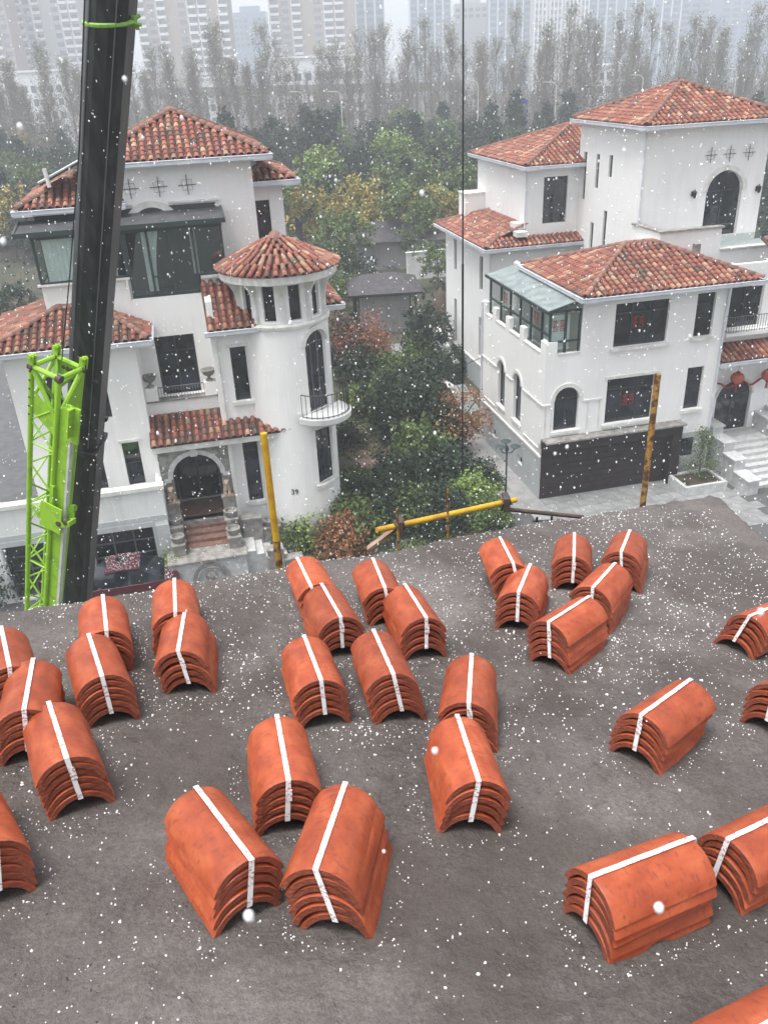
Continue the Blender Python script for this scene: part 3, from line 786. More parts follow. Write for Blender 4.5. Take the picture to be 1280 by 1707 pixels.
window(h, (4.3, 12.9, 8.2), XP, YN, .93, .97, 2.27, 3.27, cols=2, transom=2.75)
wall(h, 'wall', S, (4.3, 20.5, 8.2), XP, YP, 8, 3.8)
hip(h, 4.0, 12.4, 12.4, 21.0, 12.1, k=.35, sides='flb')
mb = MB(); mb.box(3.1, 4.29, 19.2, 20.4, 8.2, 10.05); mb.build('balcony_parapet', S, r)
mb = MB(); mb.box(3.05, 4.34, 19.15, 20.45, 10.052, 10.12); mb.build('coping', M['trim'], r)
mb = MB(); mb.box(3.6, 4.2, 12.3, 12.89, 8.7, 8.95); mb.box(3.7, 4.29, 12.95, 13.6, 8.9, 9.3); mb.build('roof_kerb', M['trim'], r)
# ---- tower
wins = [(3.05, 3.05, 3.35, 4.75), (4.4, 3.05, 4.7, 4.75), (5.75, 2.45, 6.05, 4.75), (3.3, .65, 3.6, 2.3), (4.6, .2, 4.9, 1.5)]
wins = [(3.0, 3.85, 3.35, 4.85), (4.35, 3.2, 4.7, 4.8), (5.75, 2.5, 6.1, 4.8), (3.15, .6, 3.5, 2.3), (4.5, .25, 4.85, 1.55)]
wall(h, 'wall', S, (7.2, 6.45, 7.8), YP, XN, 6.6, 6.1, wins, depth=.3)
for q in wins: window(h, (7.2, 6.45, 7.8), YP, XN, *q, cols=1, dep=.1, fr=.03)
da = (3.3, 1.3, 5.15, 4.2, .9)
wall(h, 'wall', S, (7.2, 6.45, 7.8), XP, YN, 6.2, 6.1, [da], depth=.3)
window(h, (7.2, 6.45, 7.8), XP, YN, *da[:4], rise=.9, cols=2, trim=.22, dep=.2, name='door')
wall(h, 'wall', S, (13.4, 6.45, 7.8), YP, XP, 6.6, 6.1)
wall(h, 'wall', S, (7.2, 13.05, 7.8), XP, YP, 6.2, 6.1)
hip(h, 6.8, 13.9, 5.9, 13.2, 14.12, k=.42)
for x in (10.45, 11.41, 12.39): wall_cross(h, x, 6.45, 12.7, s=.62)
for x in (9.77, 13.1): wall_lantern(h, x, 6.45, 11.1)
# terrace in front of the tower
wall(h, 'wall', S, (6.9, 4.0, 7.6), XP, YN, 3.0, 2.36); wall(h, 'wall', S, (9.9, 4.0, 6.0), XP, YN, 4.4, 3.0)
wall(h, 'wall', S, (6.9, 4.0, 7.6), YP, XN, 2.45, 2.36)
part_box(h, 'terrace_floor', 'palestone', 7.0, 14.2, 4.25, 6.44, 8.7, 8.8)
mb = MB(); mb.box(6.82, 9.98, 3.9, 4.3, 9.962, 10.04); mb.box(6.82, 7.2, 4.302, 6.44, 9.962, 10.04); mb.build('coping', M['stone'], r)
mb = MB(); mb.box(9.92, 14.3, 3.92, 4.3, 9.002, 9.06); mb.build('coping', M['trim'], r)
mb = MB(); mb.box(9.95, 12.9, 4.1, 4.112, 9.07, 9.62); mb.build('glass_balustrade', M['clear'], r)
mb = MB(); mb.box(12.9, 13.2, 3.8, 4.2, 9.07, 9.9); mb.build('parapet_pier', S, r)
mb = MB(); mb.box(12.2, 12.6, 3.9, 3.995, 9.3, 9.45) ; mb.build('vent', M['rail'], r)
mb = MB(); mb.box(8.25, 8.5, 3.3, 3.55, 8.9, 9.5); mb.build('vent_pipe', M['stone'], r)
# ---- entrance side
ed = (1.15, 1.25, 2.95, 3.75, .75)
wall(h, 'wall', S, (7.98, 1.5, 0), XP, YN, 7.0, 8.9, [ed, (1.1, 6.15, 2.7, 8.15)])
window(h, (7.98, 1.5, 0), XP, YN, *ed[:4], rise=.75, cols=2, dep=.18, name='door', trim=.1)
window(h, (7.98, 1.5, 0), XP, YN, 1.1, 6.15, 2.7, 8.15, cols=2, dep=.18)
mb = MB(); mb.box(8.75, 12.5, .95, 1.49, 5.95, 6.1); mb.build('balcony_slab', S, r)
railing(h, [(8.85, 1.4), (8.85, 1.0), (12.4, 1.0)], 6.1, 6.8, r, 8)
rf = new_roof(h); z0 = 5.1
slope(h, rf, [(8.2, .25, z0), (12.6, .25, z0), (12.6, 1.49, z0 + .45), (8.9, 1.49, z0 + .45)])
gutter(h, rf, [(8.2, .8), (8.2, .25), (12.6, .25)], z0)
rf = new_roof(h); z0 = 8.3
slope(h, rf, [(11.0, .9, z0 + .6), (14, .9, z0 + .6), (14, 3, z0 + 1.3), (11.2, 3, z0 + 1.3)]); gutter(h, rf, [(11.0, 2), (11.0, .9), (14, .9)], z0 + .6)
# stairs with stepped cheek walls
st = empty('staircase'); st.parent = r
for k in range(8):
    mb = MB(); mb.box(9.0, 11.2, -2.05 + k * .32, 1.48, k * .16 + .001, k * .16 + .158); mb.build('step', M['palestone'], st)
for (a, b, zt) in ((.45, 1.48, 2.0), (-.5, .44, 1.6), (-1.4, -.51, 1.15), (-2.5, -1.41, .65)):
    for x in (8.45, 11.2):
        mb = MB(); mb.box(x, x + .52, a, b, 0, zt); mb.build('cheek_wall', M['palestone'], st)
        mb = MB(); mb.box(x - .06, x + .58, a - .06, b - .001, zt + .002, zt + .08); mb.build('coping', M['palestone'], st)
mb = MB(); mb.box(8.0, 8.44, .8, 1.48, 0, 2.3); mb.box(11.72, 12.4, .2, 1.48, 0, 2.3); mb.build('pier', M['palestone'], st)
# downpipes
mb = MB()
for x, y, za, zb in ((-.06, 7.3, .1, 6.9), (2.2, 12.42, 1.2, 8.1), (4.22, 12.84, 9.0, 11.9), (7.12, 6.38, 8.6, 13.8), (7.85, -.07, .4, 8.5)): mb.tube((x, y, za), (x, y, zb), .045, 8)
for x, y, z, x2, y2 in ((1.8, 12.1, 8.2, 2.2, 12.42), (4.0, 12.5, 12.0, 4.22, 12.84), (6.8, 6.0, 14.0, 7.12, 6.38), (8.3, -.5, 8.6, 7.85, -.07)): mb.tube((x, y, z), (x2, y2, z - .15), .045, 8)
mb.build('downpipe', M['gutter'], r, smooth=True)
mb = MB(); mb.prism([(-.02, 7.5, 1.35), (-.9, 7.5, 1.35), (-.9, 9.9, 1.95), (-.02, 9.9, 1.95)], (0, 0, .03)); mb.build('glass_canopy', M['roofglass'], r)
mb = MB(); mb.path([(-.02, 7.5, 2.4), (-.9, 7.8, 2.3), (-1.0, 9.5, 2.9), (2.2, 10.6, 3.4)], .02, 5); mb.build('handrail', M['metal'], r)
finish_tiles(h)
HR = h
def RW(x, y, z=0): return HR.w((x, y, z))

# driveway slabs of the right house (each slab a piece)
dv = empty('driveway', HR.root.location, R(12.4), kind='structure')
mb = MB(); mb.box(-.9, 9.0, -6, -.02, .002, .03); mb.build('bedding', M['joint'], dv)
sm = MB(); sm.box(.008, .892, .008, .592, 0, .03); sme = None
for j in range(8):
    for i in range(11):
        off = .45 if j % 2 else 0
        x = -.85 + i * .9 - off
        if x < -.9 or x > 8.1: continue
        if sme is None: so_ = sm.build('paving_slab', M['slab'], dv); sme = so_.data; so_.location = (x, -.65 - j * .6, .031)
        else: link('paving_slab', sme, dv, Matrix.Translation((x, -.65 - j * .6, .031 + random.uniform(0, .004))))
mb = MB(); mb.box(-1.6, -.03, -1.0, 12, .003, .07)
mb.build('side_path', mat('grey_path', (.22, .22, .22), (.30, .30, .29), scale=2, rough=.6, bump=.2), dv)
# ================================================================== HOUSE ON THE LEFT
h = House('villa', (-8.42, 27.17, 0), R(12.0), label='white villa with round turret and carved stone arch entrance numbered 39, behind the crane boom', cat='house', group='white villas with red tiled roofs')
r = h.root; HL = h
S = M['stucco']; S2 = M['stucco2']
# garage storey with terrace above
gr = [(2.65, .1, 4.95, 2.33), (5.67, .1, 7.9, 2.33)]
wall(h, 'wall', S2, (-8.0, 0, 0), XP, YN, 8.47, 3.82, gr, depth=.3)
for q in gr:
    window(h, (-8, 0, 0), XP, YN, *q, cols=3, rows=4, fr=.06, fm='rail', dep=.22, name='garage_window')
mb = MB()
for a, b in ((-5.42, -2.98), (-2.4, -.03)):
    mb.box(a, b, -.05, -.003, 2.36, 2.56); mb.box(a, a + .06, -.05, -.003, .1, 2.358); mb.box(b - .06, b, -.05, -.003, .1, 2.358)
mb.box(-8, .47, -.022, -.003, 2.58, 2.78)
mb.build('plinth', M['plinth'], r)
mb = MB(); mb.box(-.02, .49, -.03, -.003, 0, 2.36); mb.build('plinth', M['plinth'], r)
mb = MB(); mb.box(-8.1, .55, -.08, .3, 3.822, 3.97); mb.build('coping', M['trim'], r)
part_box(h, 'terrace_floor', 'palestone', -8, .4, .3, 1.4, 3.1, 3.2)
wall(h, 'wall', S, (.47, 0, 0), YP, XP, 1.4, 3.82)
# left wing
lw = [(1.02, .25, 1.66, 2.0), (1.85, .25, 2.5, 2.0), (3.25, .25, 3.85, 2.0), (1.0, 3.0, 1.65, 4.75), (2.1, 3.0, 3.15, 4.6)]
wall(h, 'wall', S, (-4.0, 1.4, 3.2), XP, YN, 4.35, 5.7, lw)
for q in lw: window(h, (-4.0, 1.4, 3.2), XP, YN, *q, cols=2 if q[2] - q[0] > .8 else 1, rows=2, trim=.1 if q[1] < 1 else 0)
wall(h, 'wall', S, (-4.0, 1.4, 3.2), YP, XN, 6, 5.7)
wall(h, 'wall', S, (.35, 1.4, 3.2), YP, XP, 1.6, 5.7)
rf = new_roof(h); z0 = 9.03
slope(h, rf, [(-4.6, .9, z0), (.9, .9, z0), (-1.0, 3.2, z0 + .85), (-2.0, 3.2, z0 + .85)], 'rooftile_old', sp=.27)
slope(h, rf, [(.9, .9, z0), (.9, 3.05, z0), (-.9, 3.05, z0 + .83)], 'rooftile_old')
slope(h, rf, [(-4.6, 6.5, z0), (-4.6, .9, z0), (-2.0, 3.2, z0 + .85), (-2.0, 5.5, z0 + .85)], 'rooftile_old')
for a, b in (((-4.6, .9, z0), (-2.0, 3.2, z0 + .85)), ((.9, .9, z0), (-1.0, 3.2, z0 + .85))): ridge(h, rf, a, b)
ridge(h, rf, (-2, 3.2, z0 + .85), (-1, 3.2, z0 + .85))
gutter(h, rf, [(-4.6, 5), (-4.6, .9), (.9, .9), (.9, 3.0)], z0)
# central recess with french door, ledge, urn piers
wall(h, 'wall', S, (.35, 3.0, 0), XP, YN, 2.6, 9.95, [(.6, 6.05, 2.03, 8.5), (.55, 1.75, 2.2, 4.6)])
window(h, (.35, 3.0, 0), XP, YN, .6, 6.05, 2.03, 8.5, cols=2, transom=7.9, name='french_door')
window(h, (.35, 3.0, 0), XP, YN, .55, 1.75, 2.2, 4.6, cols=2, transom=3.9, name='front_door')
mb = MB(); mb.box(.46, .5, 1.52, 2.98, 1.76, 5.0); mb.box(2.9, 2.94, 1.52, 2.98, 1.76, 5.0); mb.box(.5, 2.9, 1.52, 2.98, 4.8, 4.9); mb.box(.51, .9, 2.93, 2.98, 1.76, 4.8); mb.box(2.56, 2.89, 2.93, 2.98, 1.76, 4.8); mb.build('porch_shade_lining', M['inside'], h.root)  # dark sheets added so the porch interior looks deeply shaded
wall(h, 'wall', S, (.35, 2.2, 5.0), XP, YN, 2.6, 1.3, depth=.8)
mb = MB(); mb.box(.3, 2.95, 2.12, 2.5, 6.302, 6.36); mb.build('coping', M['stone'], r)
mb = MB(); mb.box(.36, .8, 2.15, 2.55, 6.362, 6.85); mb.box(2.5, 2.94, 2.15, 2.55, 6.362, 6.85); mb.build('balcony_pier', S, r)
railing(h, [(.82, 2.28), (2.48, 2.28)], 6.37, 6.82, r, 10)
# projecting bay with windows
bayw = [(.62, 6.22, 1.26, 8.27), (.62, 2.04, 1.22, 4.6)]
wall(h, 'wall', S, (2.95, 1.5, 0), XP, YN, 2.3, 8.95, bayw)
for q in bayw: window(h, (2.95, 1.5, 0), XP, YN, *q, cols=1, transom=q[3] - .45, sill=.1, trim=.1)
wall(h, 'wall', S, (2.95, 1.5, 0), YP, XN, 1.5, 9.95)
rf = new_roof(h)
slope(h, rf, [(2.88, 1.0, 9.05), (4.75, 1.0, 9.05), (4.4, 3.05, 10.25), (2.88, 3.05, 10.25)], 'rooftile_old'); gutter(h, rf, [(2.88, 1.0), (4.75, 1.0)], 9.05)
mb = MB(); mb.tube((3.12, 1.42, 5.6), (3.12, 1.42, 8.9), .045, 8); mb.tube((3.05, .98, .9), (3.05, .98, 5.0), .045, 8); mb.tube((3.12, 1.42, 8.8), (3.3, 1.05, 8.95), .04, 6); mb.build('downpipe', M['trim'], r)
# porch roof
rf = new_roof(h); z0 = 5.15
slope(h, rf, [(.3, .7, z0), (5.5, .7, z0), (5.2, 1.49, z0 + .36), (2.95, 1.49, z0 + .36), (2.95, 2.19, z0 + .67), (.3, 2.19, z0 + .67)], 'rooftile_old')
mb = MB(); mb.box(.32, 5.45, .78, 1.05, z0 - .3, z0 - .08); mb.build('fascia', M['trim'], rf)
# carved arch
wall(h, 'stone_arch', M['stone'], (.45, 1.05, 0), XP, YN, 2.6, 4.86, [(.42, 1.75, 2.18, 4.55, .88)], depth=.45)
mb = MB()
i2 = seg_arc(.87, 2.63, 1.75, 4.55, .88, 12); o2 = seg_arc(.69, 2.81, 1.75, 4.73, 1.06, 12)
for k in range(12): mb.prism([(i2[k][0], 1.047, i2[k][1]), (o2[k][0], 1.047, o2[k][1]), (o2[k + 1][0], 1.047, o2[k + 1][1]), (i2[k + 1][0], 1.047, i2[k + 1][1])], (0, -.08, 0))
mb.box(1.62, 1.88, .92, 1.047, 4.5, 4.84)
for x in (.55, 2.7): mb.box(x, x + .25, .96, 1.047, 3.55, 3.68)
mb.build('arch_moulding', M['palestone'], r)
mb = MB(); mb.box(.36, .449, .98, 2.9, 0, 5.0); mb.box(3.051, 3.13, .98, 1.49, 0, 5.0); mb.build('porch_side_wall', S, r)
part_box(h, 'porch_floor', 'redstone', .47, 2.94, 1.5, 2.98, 1.5, 1.75)
st = empty('staircase'); st.parent = r
for k in range(5):
    mb = MB(); mb.box(.96, 2.54, -.05 + k * .32, 1.52, 1.1 + k * .13 + .001, 1.1 + (k + 1) * .13); mb.build('step', M['redstone'], st)
mb = MB(); mb.box(.3, 3.1, -1.0, 1.04, 0, 1.1); mb.build('landing', M['palestone'], st)
mb = MB(); mb.box(.25, 3.15, -1.08, -.03, 1.102, 1.2); mb.build('coping', M['stone'], st)
for k in range(6):
    mb = MB(); mb.box(3.101, 5.0 - k * .3, -.6, .5, k * .17 + .001, k * .17 + .169); mb.build('step', M['palestone'], st)
for x in (.5, 2.55):
    for (a, b, zt) in ((.75, 1.03, 2.72), (.1, .74, 2.05), (-.5, .09, 1.6)):
        mb = MB(); mb.box(x, x + .44, a, b, 1.2 if a < .1 else 1.1, zt); mb.box(x - .04, x + .48, a - .03, b, zt + .002, zt + .07); mb.build('cheek_wall', M['stone'], st)
for (xa, xb, ya, yb, zt) in ((3.15, 3.9, .52, .9, 1.75), (3.92, 4.6, .52, .9, 1.25), (4.62, 5.3, .52, .9, .8), (3.9, 4.5, -1.0, -.62, 1.1), (4.52, 5.2, -1.0, -.62, .6)):
    mb = MB(); mb.box(xa, xb, ya, yb, 0, zt); mb.box(xa - .04, xb, ya - .04, yb + .04, zt + .002, zt + .07); mb.build('cheek_wall', M['stone'], st)
# carved medallion on the landing front
mb = MB()
for rr, tk in ((.62, .05), (.48, .09)):
    for k in range(16):
        a, b = math.pi * k / 16, math.pi * (k + 1) / 16
        mb.prism([(1.75 + rr * math.cos(a), -1.003, .35 + rr * math.sin(a)), (1.75 + (rr + .07) * math.cos(a), -1.003, .35 + (rr + .07) * math.sin(a)), (1.75 + (rr + .07) * math.cos(b), -1.003, .35 + (rr + .07) * math.sin(b)), (1.75 + rr * math.cos(b), -1.003, .35 + rr * math.sin(b))], (0, -tk, 0))
mb.build('carved_moulding', M['stone'], st)
bm = bmesh.new(); bmesh.ops.create_icosphere(bm, subdivisions=3, radius=.2)
for v in bm.verts: v.co = V3((v.co.x * 1.1, v.co.y * .45, v.co.z)) * (1 + .15 * noise.noise(v.co * 9))
me = bpy.data.meshes.new('carved_head'); bm.to_mesh(me); bm.free(); me.materials.append(M['stone']); link('carved_head', me, st, Matrix.Translation((1.75, -1.03, .5)))
# upper storey: conservatory
cs = empty('conservatory'); cs.parent = r
y = 3.05
wall(h, 'wall', S, (-2.5, 3.1, 8.8), XP, YN, 3.0, 1.85)
mb = MB(); mb.box(-2.6, .5, 2.95, 3.15, 10.652, 10.72); mb.box(2.95, 3.95, 2.98, 3.12, 10.45, 10.55); mb.box(.35, .42, 2.95, 3.1, 9.96, 10.65); mb.build('sill', M['trim'], cs)
wall(h, 'wall', S, (2.95, 3.1, 9.9), XP, YN, 2.3, .55)
mb = MB()
for a in (-2.45, -1.0, -.1, .45): mb.box(a - .045, a + .045, y - .04, y + .04, 10.72, 12.35)
for a in (.55, 1.3, 2.0, 2.85): mb.box(a - .045, a + .045, y - .04, y + .04, 9.96, 12.35)
for a in (3.85,): mb.box(a - .045, a + .045, y - .04, y + .04, 10.55, 12.35)
mb.box(-2.45, .5, y - .04, y + .04, 10.72, 10.79); mb.box(.5, 2.9, y - .04, y + .04, 9.955, 10.06); mb.box(2.9, 3.9, y - .04, y + .04, 10.55, 10.62); mb.box(-2.5, 3.9, y - .05, y + .05, 12.2, 12.36)
mb.box(1.3, 2.0, y - .03, y + .03, 10.62, 10.67)
mb.box(-2.49, -2.41, 3.1, 5.2, 10.72, 10.8); mb.box(-2.49, -2.41, 3.1, 5.2, 12.2, 12.3); mb.box(3.84, 3.92, 3.1, 4.6, 12.2, 12.3)
mb.build('frame', M['framegreen'], cs)
for a, b, z in ((-2.4, -1.05, 10.79), (-.95, -.15, 10.79), (-.05, .4, 10.79), (.6, 1.25, 10.06), (1.35, 1.95, 10.06), (2.05, 2.8, 10.06), (2.9, 3.8, 10.62)):
    mb = MB(); mb.box(a, b, y - .006, y + .006, z, 12.2); mb.build('pane', M['clear'], cs)
mb = MB(); mb.box(-2.455, -2.445, 3.1, 4.55, 10.8, 12.2); mb.build('pane', M['clear'], cs)
mb = MB(); mb.prism([(-2.95, 2.85, 12.40), (-2.95, 4.58, 12.58), (-2.95, 4.58, 12.64), (-2.95, 2.85, 12.46)], (6.95, 0, 0)); mb.build('glass_roof', M['darkroof'], cs)
mb = MB(); mb.box(-3.0, 4.05, 2.74, 2.86, 12.34, 12.5); mb.prism([(-3.02, 2.86, 12.36), (-3.02, 4.55, 12.54), (-3.02, 4.55, 12.68), (-3.02, 2.86, 12.5)], (.08, 0, 0)); mb.prism([(3.98, 2.86, 12.36), (3.98, 4.55, 12.54), (3.98, 4.55, 12.68), (3.98, 2.86, 12.5)], (.08, 0, 0)); mb.build('roof_rim', M['framegreen'], cs)
def curtain(cs, a0, a1, z0, z1, yy, m, pinch=0):
    mb = MB(); n = 22
    rows_ = 6
    vs = []
    for j in range(rows_ + 1):
        f = j / rows_; zz = z1 + (z0 - z1) * f; k = 1 - pinch * math.sin(min(1, f * 1.1) * math.pi * .5)
        for i in range(n + 1):
            g = i / n; vs.append((a0 + (a1 - a0) * g * k, yy + .035 * math.sin(i * 1.9 + j * .1), zz))
    mb.add(vs, [(j * (n + 1) + i, j * (n + 1) + i + 1, (j + 1) * (n + 1) + i + 1, (j + 1) * (n + 1) + i) for j in range(rows_) for i in range(n)])
    return mb.build('curtain', M[m], cs, smooth=True)
curtain(cs, -2.2, -1.1, 10.75, 12.2, 3.2, 'curtain', .1); curtain(cs, -.9, .3, 10.75, 12.2, 3.2, 'curtain2', .15)
curtain(cs, 1.1, 1.7, 10.1, 12.2, 3.25, 'curtain', .45); curtain(cs, 2.75, 2.95, 10.6, 12.2, 3.2, 'curtain', 0)
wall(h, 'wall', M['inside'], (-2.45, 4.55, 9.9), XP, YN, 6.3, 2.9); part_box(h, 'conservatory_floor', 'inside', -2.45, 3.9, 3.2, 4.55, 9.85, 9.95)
# top block
wall(h, 'wall', S, (.1, 4.6, 12.5), XP, YN, 5.2, 1.85, [(.85, -.0 + .001, 2.05, .28, .27)])
wall(h, 'wall', S, (3.95, 4.58, 9.5), XP, YN, 1.35, 3.0)
wall(h, 'wall', S, (5.3, 4.58, 9.0), YP, XP, 5.4, 5.35); wall(h, 'wall', S, (.1, 4.6, 12.5), YP, XN, 5.4, 1.85); wall(h, 'wall', S, (.1, 10.0, 9), XP, YP, 5.2, 5.35)
mb = MB(); i2 = seg_arc(.95, 2.15, 12, 12.78, .29, 14); o2 = seg_arc(.72, 2.38, 12, 13.0, .40, 14)
for k in range(14): mb.prism([(i2[k][0], 4.597, i2[k][1]), (o2[k][0], 4.597, o2[k][1]), (o2[k + 1][0], 4.597, o2[k + 1][1]), (i2[k + 1][0], 4.597, i2[k + 1][1])], (0, -.05, 0))
mb.box(.15, .95, 4.53, 4.597, 12.86, 12.92); mb.box(2.2, 4.0, 4.5, 4.597, 12.86, 12.93)
mb.build('arch_surround', M['trim'], r)
window(h, (.1, 4.6, 12.5), XP, YN, .85, -.1, 2.05, .28, rise=.27, cols=1)
for x in (.95, 1.95, 2.95): wall_cross(h, x, 4.6, 13.45, s=.62)
hip(h, -.36, 5.92, 4.1, 10.4, 14.35, k=.45)
hip(h, -2.95, .6, 4.1, 9.4, 13.05, k=.42, sides='flb')
wall(h, 'wall', S, (-2.45, 4.6, 12.3), XP, YN, 2.5, .7); wall(h, 'wall', S, (-2.45, 4.6, 8.9), YP, XN, 4.5, 4.1)
# rear right block and lower roof beside the turret
wall(h, 'wall', S, (5.3, 5.6, 8.0), XP, YN, 1.15, 5.3, [(.08, 2.4, .62, 4.6)]); wall(h, 'wall', S, (6.45, 5.6, 8.0), YP, XP, 3.6, 5.3)
window(h, (5.3, 5.6, 8.0), XP, YN, .08, 2.4, .62, 4.6, cols=1)
hip(h, 4.7, 6.95, 5.0, 9.6, 13.35, k=.36, sides='fr')
mb = MB(); mb.box(6.5, 7.2, 6.0, 8.0, 10.6, 10.75); mb.build('balcony_slab', S, r); railing(h, [(6.5, 6.05), (7.15, 6.05), (7.15, 8.0)], 10.75, 11.6, r, 8)
hip(h, 5.4, 8.2, 4.2, 9.5, 8.75, k=.4, sides='fr')
wall(h, 'wall', S, (5.3, 4.7, 0), XP, YN, 2.4, 8.6); wall(h, 'wall', S, (7.7, 4.7, 0), YP, XP, 4.8, 8.6)
# ---- round turret
tc_ = V3((5.65, 2.2, 0)); TR = 1.62
def cylwall(name, m, Rr, z0, z1, holes, n=72, depth=.16):
    mb = MB(); P = lambda a, z, d=0: tc_ + V3(((Rr - d) * math.cos(a), (Rr - d) * math.sin(a), z))
    an = sorted({*[2 * math.pi * i / n - math.pi for i in range(n + 1)], *[a for q in holes for a in q[:2]]}); zs = sorted({z0, z1, *[z for q in holes for z in q[2:4]]})
    for i in range(len(an) - 1):
        for j in range(len(zs) - 1):
            ca, cz = (an[i] + an[i + 1]) / 2, (zs[j] + zs[j + 1]) / 2
            if any(q[0] < ca < q[1] and q[2] < cz < q[3] for q in holes): continue
            mb.poly([P(an[i], zs[j]), P(an[i + 1], zs[j]), P(an[i + 1], zs[j + 1]), P(an[i], zs[j + 1])])
    for q in holes:
        a0, a1, b0, b1 = q[:4]; rise = q[4] if len(q) > 4 else 0
        if rise:
            arc = seg_arc(a0, a1, b0, b1, rise, 12) if False else [((a0 + a1) / 2 - (a1 - a0) / 2 * math.cos(math.pi * k / 12), b1 - rise + rise * math.sin(math.pi * k / 12)) for k in range(13)]
            for k in range(12):
                c = a0 if k < 6 else a1
                mb.poly([P(c, b1), P(*arc[k]), P(*arc[k + 1])]); mb.poly([P(*arc[k]), P(*arc[k + 1]), P(*arc[k + 1], depth), P(*arc[k], depth)])
            b1 = b1 - rise
        else: mb.poly([P(a0, b1), P(a1, b1), P(a1, b1, depth), P(a0, b1, depth)])
        mb.poly([P(a0, b0), P(a0, b1), P(a0, b1, depth), P(a0, b0, depth)]); mb.poly([P(a1, b0), P(a1, b1), P(a1, b1, depth), P(a1, b0, depth)]); mb.poly([P(a0, b0), P(a1, b0), P(a1, b0, depth), P(a0, b0, depth)])
    mb.build(name, m, r, smooth=True)
AW = R(-52)
hw_ = R(19)
tow = [(AW - hw_, AW + hw_, 5.72, 8.75, .5), (AW - R(15), AW + R(19), 2.75, 5.0)]
cylwall('turret_wall', S, TR, 0, 9.05, tow)
for (a0, a1, b0, b1, *rs) in tow:
    m_ = (a0 + a1) / 2; N = V3((math.cos(m_), math.sin(m_), 0)); A = V3((-math.sin(m_), math.cos(m_), 0)); half = TR * math.sin((a1 - a0) / 2); base = tc_ + N * (TR * math.cos((a1 - a0) / 2) + .02)
    window(h, base - A * half, A, N, 0, b0, 2 * half, b1, rise=rs[0] if rs else 0, cols=3 if rs else 2, rows=1, transom=None if rs else b1 - .5, fm='rail' if rs else 'frame', name='balcony_door' if rs else 'window')
# curved surrounds
mb = MB()
Pc = lambda a, z, rr: tc_ + V3((rr * math.cos(a), rr * math.sin(a), z))
for k in range(14):
    t0, t1 = math.pi * k / 14, math.pi * (k + 1) / 14; q = []
    for t_ in (t0, t1):
        for f, zz in ((1.0, .5), (1.32, .68)): q.append((AW - hw_ * f * math.cos(t_), 8.25 + zz * math.sin(t_)))
    a_, b_, c_, d_ = q
    mb.add([Pc(*a_, TR + .002), Pc(*b_, TR + .002), Pc(*d_, TR + .002), Pc(*c_, TR + .002), Pc(*a_, TR + .07), Pc(*b_, TR + .07), Pc(*d_, TR + .07), Pc(*c_, TR + .07)], [(4, 5, 6, 7), (0, 1, 5, 4), (1, 2, 6, 5), (2, 3, 7, 6), (3, 0, 4, 7)])
mb.build('surround', M['trim'], r)
mb = MB(); mb.lathe(tc_, [(TR - .05, 2.6), (TR + .12, 2.6), (TR + .12, 2.74), (TR - .05, 2.74)], 10, AW - R(20), AW + R(24)); mb.build('sill', M['trim'], r); mb = MB(); mb.lathe(tc_, [(TR - .02, 5.02), (TR + .05, 5.02), (TR + .05, 5.1), (TR - .02, 5.1)], 10, AW - R(20), AW + R(24)); mb.build('window_head', M['trim'], r)
# drum with windows, flaring brackets, fascia and cone
dr = [AW + R(22) - R(44) * k for k in range(8)]
dr = [R(-5) - R(36) * k for k in range(10)]
dh = [(math.atan2(math.sin(a), math.cos(a)) - R(8.5), math.atan2(math.sin(a), math.cos(a)) + R(8.5), 9.2, 10.42) for a in dr]
dh = [q for q in dh if q[0] > -math.pi and q[1] < math.pi]
cylwall('turret_wall', S, TR - .12, 9.05, 10.6, dh)
for q in dh:
    m_ = (q[0] + q[1]) / 2; N = V3((math.cos(m_), math.sin(m_), 0)); A = V3((-math.sin(m_), math.cos(m_), 0)); half = (TR - .12) * math.sin(R(8.5)); base = tc_ + N * ((TR - .12) * math.cos(R(8.5)) + .02)
    window(h, base - A * half, A, N, 0, 9.2, 2 * half, 10.42, cols=1, fr=.03)
mb = MB()
for a in dr:
    a += R(18); N = V3((math.cos(a), math.sin(a), 0)); A = V3((-math.sin(a), math.cos(a), 0)) * .055
    prof = [(TR - .13, 9.1), (TR + .02, 9.1), (TR + .03, 9.75), (TR + .08, 10.1), (TR + .22, 10.35), (TR + .4, 10.5), (TR + .4, 10.58), (TR - .13, 10.58)]
    mb.prism([tc_ + N * p[0] + V3((0, 0, p[1])) - A for p in prof], A * 2)
mb.build('bracket', M['trim'], r)
mb = MB(); mb.lathe(tc_, [(TR - .05, 8.95), (TR + .09, 8.95), (TR + .11, 9.05), (TR + .05, 9.12), (TR - .15, 9.12)], 48); mb.build('string_course', M['trim'], r, smooth=True)
mb = MB(); mb.lathe(tc_, [(TR - .3, 10.58), (TR + .46, 10.58), (TR + .48, 10.84), (TR + .30, 10.86), (.1, 10.86)], 48); mb.build('fascia', M['trim'], r, smooth=True)
rf = new_roof(h); ZE, ZA, RE = 10.86, 11.9, TR + .55
mb = MB(); mb.lathe(tc_, [(RE - .05, ZE - .02), (0.02, ZA - .02)], 40); mb.build('roof_bed', M['pan'], rf, smooth=True)
sl_ = math.hypot(RE, ZA - ZE)
